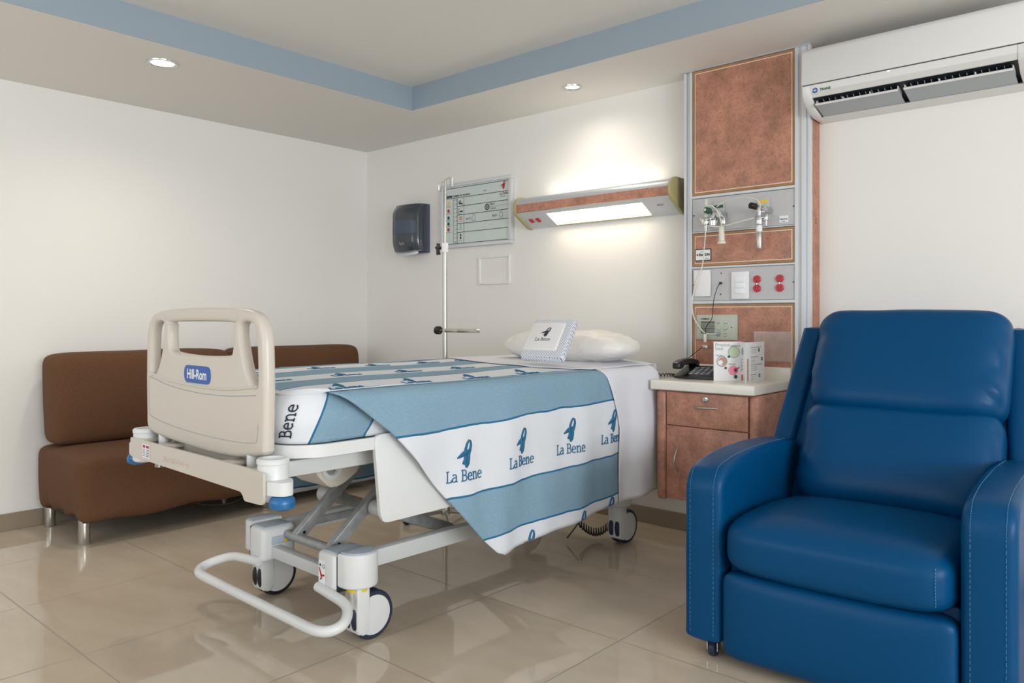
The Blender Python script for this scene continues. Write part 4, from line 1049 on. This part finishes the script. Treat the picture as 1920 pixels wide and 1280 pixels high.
# tucked foot corner: wraps the mattress end and side
path2 = [(.448, .08), (.450, -.05), (.450, -.20)]+[(p[0], p[1]) for p in arc(.345, -.265, .105, 0, -90, 10)][0:]+[(.2, -.370), (0, -.372), (-.2, -.370)]+arc(-.345, -.265, .105, -90, -180, 10)+[(-.45, -.1), (-.45, .15)]
cum = [0]
for a, b in zip(path2, path2[1:]): cum.append(cum[-1]+math.hypot(b[0]-a[0], b[1]-a[1]))
def along(u):
    x = u*cum[-1]
    for i in range(len(cum)-1):
        if x <= cum[i+1]+1e-9:
            f_ = (x-cum[i])/(cum[i+1]-cum[i]); a, b = path2[i], path2[i+1]
            return a[0]+(b[0]-a[0])*f_, a[1]+(b[1]-a[1])*f_, x
    return *path2[-1], x
def tuck(u, b):
    w, v, x = along(u)
    lift = math.exp(-((w-.44)**2+(v+.30)**2)/.008)
    k = 1-.10*(1-b)**3 if b < 1 else 1
    cx_, cy_ = (w*.0+math.copysign(max(0, abs(w)-.1), w), max(v, -.27) if v < -.27 else v)
    z = .695+(.842-.695+.010*lift)*(1-b)
    bulge = .014*math.sin(PI*min(1, b*1.05))+.004*noise.noise(Vector((x*7, b*3, 5)))
    d = Vector((w-(w*.72), v-(v if abs(w) > .44 and v > -.2 else -.2), 0));
    d = d.normalized() if d.length > 0 else Vector((0, -1, 0))
    r_in = .03*(1-b)**4
    p = Vector((w, v, z))+d*(bulge-r_in); return p
def tuck_uv(u, b):
    w, v, x = along(u)
    return (x, max(.335, .635-.92*(x-.19)-.067*(1-b)))
bl.grid(tuck, 90, 14, tuck_uv)
# strip closing the top to the tucked part
def close(u, b):
    w, v, x = along(u); p0 = tuck(u, 0); wt = max(-.446, min(.446, w*.96)); vt = max(-.35, v*.95 if v < 0 else v)
    p1 = top_pt(wt, max(vt, -.34)); m_ = (p0+p1)/2+Vector((0, 0, .004)); return p0*(1-b)**2+m_*2*b*(1-b)+p1*b*b
bl.grid(close, 90, 5, lambda u, b: (0, tuck_uv(u, 0)[1]))
# printed emblems, laid on the cloth (u = along bed, s = down the side)
def onside(off=.0032):
    def f(a, b):   # a = bed direction, b = height above a reference: world z target
        d = b; e = .004
        p = side_pt(a, d); t1 = side_pt(a+e, d)-p; t2 = side_pt(a, d+e)-p; n = t1.cross(t2).normalized()
        if n.x < 0: n = -n
        return p+n*off
    return f
OS = onside()
bl.m('teal_ink')
for k, v in enumerate((.178, .460, .745, 1.03)):
    dd = .335-.02*v*0
    f = lambda a, b, v=v: OS(a, ztop(.448, .5)-b+RT*.57)
    zt = .512+.034*(v-.178)
    vmax = VH-.004
    fc = (lambda a, b, f=f: f(min(a, vmax), b))
    slab(bl, 'La Bene', fc, v, zt, .0375, .085)
    ribbon(bl, fc, v+.043, zt+.045, .092, .9)
for v in (.575, .865, 1.08):
    f = lambda a, b: OS(a, min(hem(max(a, .45))-.003, ztop(.448, .5)-b+RT*.57))
    ribbon(bl, f, v-.02, .171+.055*(v-.45)/.7+.0, .092, .9)
def ontop(a, b): return top_pt(b, a)+Vector((0, 0, .0028))
for w, vs in ((.432, (-.22, .06, .34, .62)), (.150, (-.30, -.02, .26, .54)), (-.235, (-.15, .13, .41, .69, .92))):
    for v in vs:
        P = lambda a, b, w=w: ontop(a, w-b)
        slab(bl, 'La Bene', P, v, .0, .028, .055); ribbon(bl, P, v+.036, .036, .060, .9)
# foot end emblem: text turned along the hanging direction
def onfoot(a, b):   # a = height above the tray, b = distance round the corner
    u = max(0, min(1, b/cum[-1])); bb = max(0, min(1, 1-(.017+a)/.147)); p = tuck(u, bb)
    q = tuck(min(1, u+.004), bb)-tuck(max(0, u-.004), bb); n = Vector((q.y, -q.x, 0)).normalized()
    if n.dot(Vector((p.x-.2, p.y+.1, 0))) < 0: n = -n
    return p+n*.003
bl.m('navy_ink')
slab(bl, 'Bene', lambda a, b: onfoot(a, .440+b-.25*a), 0.0, 0.0, .036, .1)
ribbon(bl, lambda a, b: onfoot(a, .500+b), -.01, 0.0, .085, 1.0)
o = bl.build('striped_blanket', loc=BL, rot=BR, weld='keep')
sol = o.modifiers.new('thickness', 'SOLIDIFY'); sol.thickness = .002; sol.offset = 0
tag(o, 'blue and white striped blanket with La Bene emblems draped over the bed', 'blanket')

# white sheet: covers the head half of the mattress and hangs on the near side
def sh_top(u, b):
    w = -.449+.898*b; v0 = edge_v(w)-.02; v = v0+(1.535-v0)*u; p = top_pt(w, v); p.z += .004+.0015*noise.noise(Vector((w*9, v*7, 3))); return p
sh = MB().m('sheet').grid(sh_top, 40, 36)
def sh_side(u, b):
    ve = 1.06+.10*min(1, b*2.2)
    v1 = 1.47+.04*b; v = ve+(v1-ve)*u; d = (.585-.02*u)*b
    p = side_pt(v, d); p.x += .006*min(1, d/.1)+.008*noise.noise(Vector((v*9, d*6, 8)))*min(1, d*3)+.010*math.sin(v*40)*min(1, d)*.5
    p.z += .004*(1-min(1, d/.05)); return p
sh.grid(sh_side, 30, 36)
def sh_end(u, b):
    w = -.43+.88*u; return Vector((w, 1.535+.008*math.sin(b*PI), ztop(w, 1.4)+.004-.12*b))
sh.grid(sh_end, 20, 5)
o = sh.build('white_sheet', loc=BL, rot=BR, weld='keep'); sol = o.modifiers.new('thickness', 'SOLIDIFY'); sol.thickness = .002; sol.offset = -1
tag(o, 'white bed sheet at the head of the bed hanging down beside the cabinet', 'sheet')

# pillow
def pfn(q):
    w = Vector(q); w += Vector((0, 0, 1))*(.012*noise.noise(q*14)+.008*noise.noise(q*32))*(1 if q.z > 0 else .3)
    e = abs(q.x)/.40; w.z *= 1-.28*e**3; w.z += .012*(q.x < 0)*0; w.y *= 1-.08*e**2; return w
o = MB().m('pillow').soft((.075, 1.36, .925), (.73, .34, .155), (3.2, 3.0, 2.2), 26, pfn).build('bed_pillow', loc=BL, rot=BR)
tag(o, 'plump white pillow in a clear wrap at the head of the bed', 'pillow')

# folded gown packet leaning on the pillow
t_ = thing('folded_gown_packet', 'folded blue lattice gown with white La Bene sleeve leaning on the pillow', 'folded gown', BL, BR)
ex = Vector((.232, .0, .002)).normalized(); ey = Vector((-.075, .195, .162)).normalized(); ez = ex.cross(ey).normalized()
mm = Matrix((ex, ey, ez)).transposed().to_4x4(); mm.translation = Vector((.188, .90, .872))
MB().m('lattice').soft((.115, .128, .018), (.232, .258, .036), (22, 22, 4), 14, None, mm).build('gown', t_)
MB().m('white_card').box(.002, .190, .038, .225, .020, .041, .008, 3, mm).build('paper_sleeve', t_)
PG = lambda a, b: mm @ Vector((a, b, .0416))
g = MB().m('navy_ink'); ribbon(g, PG, .075, .125, .062, 1.0); slab(g, 'La Bene', PG, .055, .098, .020, .11); g.build('sleeve_printing', t_, flat=True)

# coiled cable behind the rear caster
pts = []
for k in range(220):
    u = k/219; a = u*2*PI*15; c_ = Vector((2.25+.10*u, -.50+.16*u, .09-.055*math.sin(u*PI)))
    pts.append(c_+Vector((.016*math.cos(a)*.6, -.016*math.cos(a)*.6, .018*math.sin(a))))
tag(MB().m('black_rubber').tube([(2.33, -.25, .20)]+pts[::-1]+[(2.22, -.55, .018)], .0032, 6).build('coiled_power_cable'), 'dark coiled power cable under the bed beside the rear caster', 'cable')
#==RECLINER==
# ---------------------------------------------------------------- recliner (origin: centre of the front on the floor, y = backwards)
rc = thing('recliner', 'large royal blue leather recliner armchair in the right foreground', 'armchair', (3.678, -1.262, 0), math.radians(1.5))
def lift(q): return q
def soft_prism(mb, poly, x0, x1, r, n=110, puff=.006):
    """extruded outline in (y, z) with fully rounded edges"""
    P = [Vector(p) for p in poly]; L = [0]
    for i in range(len(P)): L.append(L[-1]+(P[(i+1) % len(P)]-P[i]).length)
    pts = []
    for k in range(n):
        t = L[-1]*k/n
        for i in range(len(P)):
            if t <= L[i+1]: pts.append(P[i].lerp(P[(i+1) % len(P)], (t-L[i])/max(1e-9, L[i+1]-L[i]))); break
    c = sum(pts, Vector((0, 0)))/n; nor = []
    for k in range(n):
        d = pts[(k+2) % n]-pts[k-2]; m_ = Vector((d.y, -d.x)).normalized()
        nor.append(m_ if m_.dot(pts[k]-c) > 0 else -m_)
    lay = [(x0, .9*r+.02, 1), (x0, r, 0)]+[(x0+r*(1-math.cos(a)), r*(1-math.sin(a)), 0) for a in [PI/2*i/6 for i in range(1, 7)]]
    lay = lay+[((x0+x1)*.5, -puff*.4, 0)]+[(x0+x1-x, o, q) for x, o, q in lay[::-1]]
    rings = []
    for x, o, q in lay:
        rings.append([mb.bm.verts.new((x, *(pts[k]-nor[k]*o))) for k in range(n)])
    fs = []
    for A, B in zip(rings, rings[1:]):
        for k in range(n): fs.append(mb.bm.faces.new((A[k], A[(k+1) % n], B[(k+1) % n], B[k])))
    fs.append(mb.bm.faces.new(rings[0][::-1])); fs.append(mb.bm.faces.new(rings[-1])); mb._done(fs)
def arm(s):
    out = [(-.0, .055), (.70, .055), (.70, .60), (.62, .618), (.40, .628), (.20, .622), (-.0, .590)]
    pl_ = round_poly(out, [.01, .01, .02, .03, .05, .08, .075], 8)
    x0, x1 = (s*.320, s*.445) if s > 0 else (s*.445, s*.320)
    g = MB().m('leather'); soft_prism(g, pl_, min(x0, x1), max(x0, x1), .026)
    o_ = g.build('armrest', rc)
    for x in (x0+math.copysign(.024, x1-x0), x1-math.copysign(.024, x1-x0)):
        st = MB().m('stitch')
        pth = smooth_path([(x, -.0006, .08), (x, -.0006, .30), (x, -.0006, .50), (x, .004, .548), (x, .035, .594), (x, .10, .611), (x, .20, .6215), (x, .40, .6265), (x, .60, .619)], 8)
        # dashes
        for i in range(0, len(pth)-1, 1):
            a, b = pth[i], pth[i+1]; n = max(1, int((b-a).length/.011))
            for j in range(n):
                st.tube([a.lerp(b, j/n), a.lerp(b, (j+.62)/n)], .0008, 5)
        st.build('stitching', o_)
arm(-1); arm(1)
def seatf(q):
    w = Vector(q); fx = 1-(abs(q.x)/.31)**3; fy = 1-(abs(q.y)/.30)**4
    if q.z > 0: w.z += .020*fx*max(0, fy)
    w.z += -.012*(1-(q.x/.31)**2)*(1 if q.z < 0 else 0)*(1 if q.y < 0 else 0)
    w.z -= .02*(q.y/.30 if q.y > 0 else 0)
    return w
sc = MB().m('leather').soft((0, .27, .372), (.636, .62, .165), (9, 6, 3.6), 26, seatf).build('seat_cushion', rc)
st = MB().m('stitch')
for k in range(12): st.tube([(.272, -.030+.0012*abs(k-6), .325+k*.0085), (.272, -.0305+.0012*abs(k-6), .330+k*.0085)], .0011, 5)
st.build('stitching', sc)
def footf(q):
    w = Vector(q); k = (1-(abs(q.x)/.31)**4)*(1-(abs(q.z)/.13)**4)
    if q.y < 0: w.y -= .016*max(0, k)
    return w
MB().m('leather').soft((0, .030, .160), (.632, .085, .262), (13, 5, 11), 20, footf).build('footrest', rc)
MB().m('leather').box(-.315, .315, .06, .66, .07, .31, .01).build('seat_frame', rc)
# back shell and side wings
lean = lambda z: .655+(z-.60)*.52
g = MB().m('leather')
def shell(x0, x1):
    return [(x0, x1)]
prof = [(lean(.40), .40), (lean(1.02)-.0, 1.012), (lean(1.02)+.02, 1.022), (lean(1.02)+.06, 1.012), (lean(.55)+.16, .55), (lean(.40)+.13, .35)]
for s in (-1, 1):
    g = MB().m('leather')
    def wing(u, b, s=s):
        z = .56+.46*u; hw = .425-.045*u; a = b*2*PI
        th, dp = .042, .055
        return Vector((s*(hw-th+th*math.copysign(abs(math.cos(a))**.6, math.cos(a))), lean(z)+dp+dp*math.copysign(abs(math.sin(a))**.6, math.sin(a)), z))
    g.grid(lambda u, b: wing(u, b), 14, 28)
    top_ = [wing(1, k/28) for k in range(28)]
    c0 = sum(top_, Vector())/28+Vector((0, 0, .006)); vc = g.bm.verts.new(c0); vs = [g.bm.verts.new(p) for p in top_]
    g._done([g.bm.faces.new((vs[k], vs[(k+1) % 28], vc)) for k in range(28)])
    g.build('back_wing', rc, weld=True)
MB().m('leather').prism([(lean(.42)+.02, .38), (lean(1.0)+.02, 1.0), (lean(1.0)+.09, 1.0), (lean(.42)+.12, .38)], -.36, .36, 'x', .02).build('back_shell', rc)
def padf(seed, hw, hh, ed):
    def fn(q):
        w = Vector(q)
        ex_ = abs(q.x)/hw
        if q.y < 0:
            w.y -= .018*(1-min(1, ex_)**4)*(1-min(1, abs(q.z)/hh)**2)
            # gathers near the side seams
            gth = max(0, (ex_-.72)/.28)
            w.y += .020*gth*noise.noise(Vector((q.x*5+seed, q.z*26+q.x*14, seed)))
        w.z += .006*noise.noise(Vector((q.x*6, seed, q.z*4)))
        w.z -= ed*(1-ex_**2)*(1 if q.z < 0 else 0)
        return w
    return fn
def tilt(c, ang):
    m_ = Matrix.Rotation(ang, 4, 'X'); m_.translation = Vector(c); return m_
# the cushion plane leans back ~27 degrees
A = -math.radians(27)
MB().m('leather').soft((0, 0, 0), (.625, .20, .385), (7, 2.6, 6), 30, padf(5, .30, .18, 0), tilt((0.025, .625, .575), A)).build('lumbar_cushion', rc)
MB().m('leather').soft((0, 0, 0), (.625, .215, .395), (7, 2.6, 8), 30, padf(2, .30, .19, .022), tilt((0.028, .770, .890), A)).build('head_cushion', rc)
for x, y in ((-.365, -.01+.06), (.365, .05), (-.36, .60), (.36, .60)):
    g = MB().m('navy_rubber').lathe([(.0001, -.011), (.020, -.011), (.0245, -.007), (.0245, .007), (.020, .011), (.0001, .011)], (x, y, .0247), 'x', 24)
    q = g.build('caster', rc)
    g = MB().m('chrome').box(x-.018, x-.0155, y-.012, y+.012, .02, .058).box(x+.0155, x+.018, y-.012, y+.012, .02, .058).box(x-.018, x+.018, y-.014, y+.014, .052, .060); g.build('caster_fork', q)
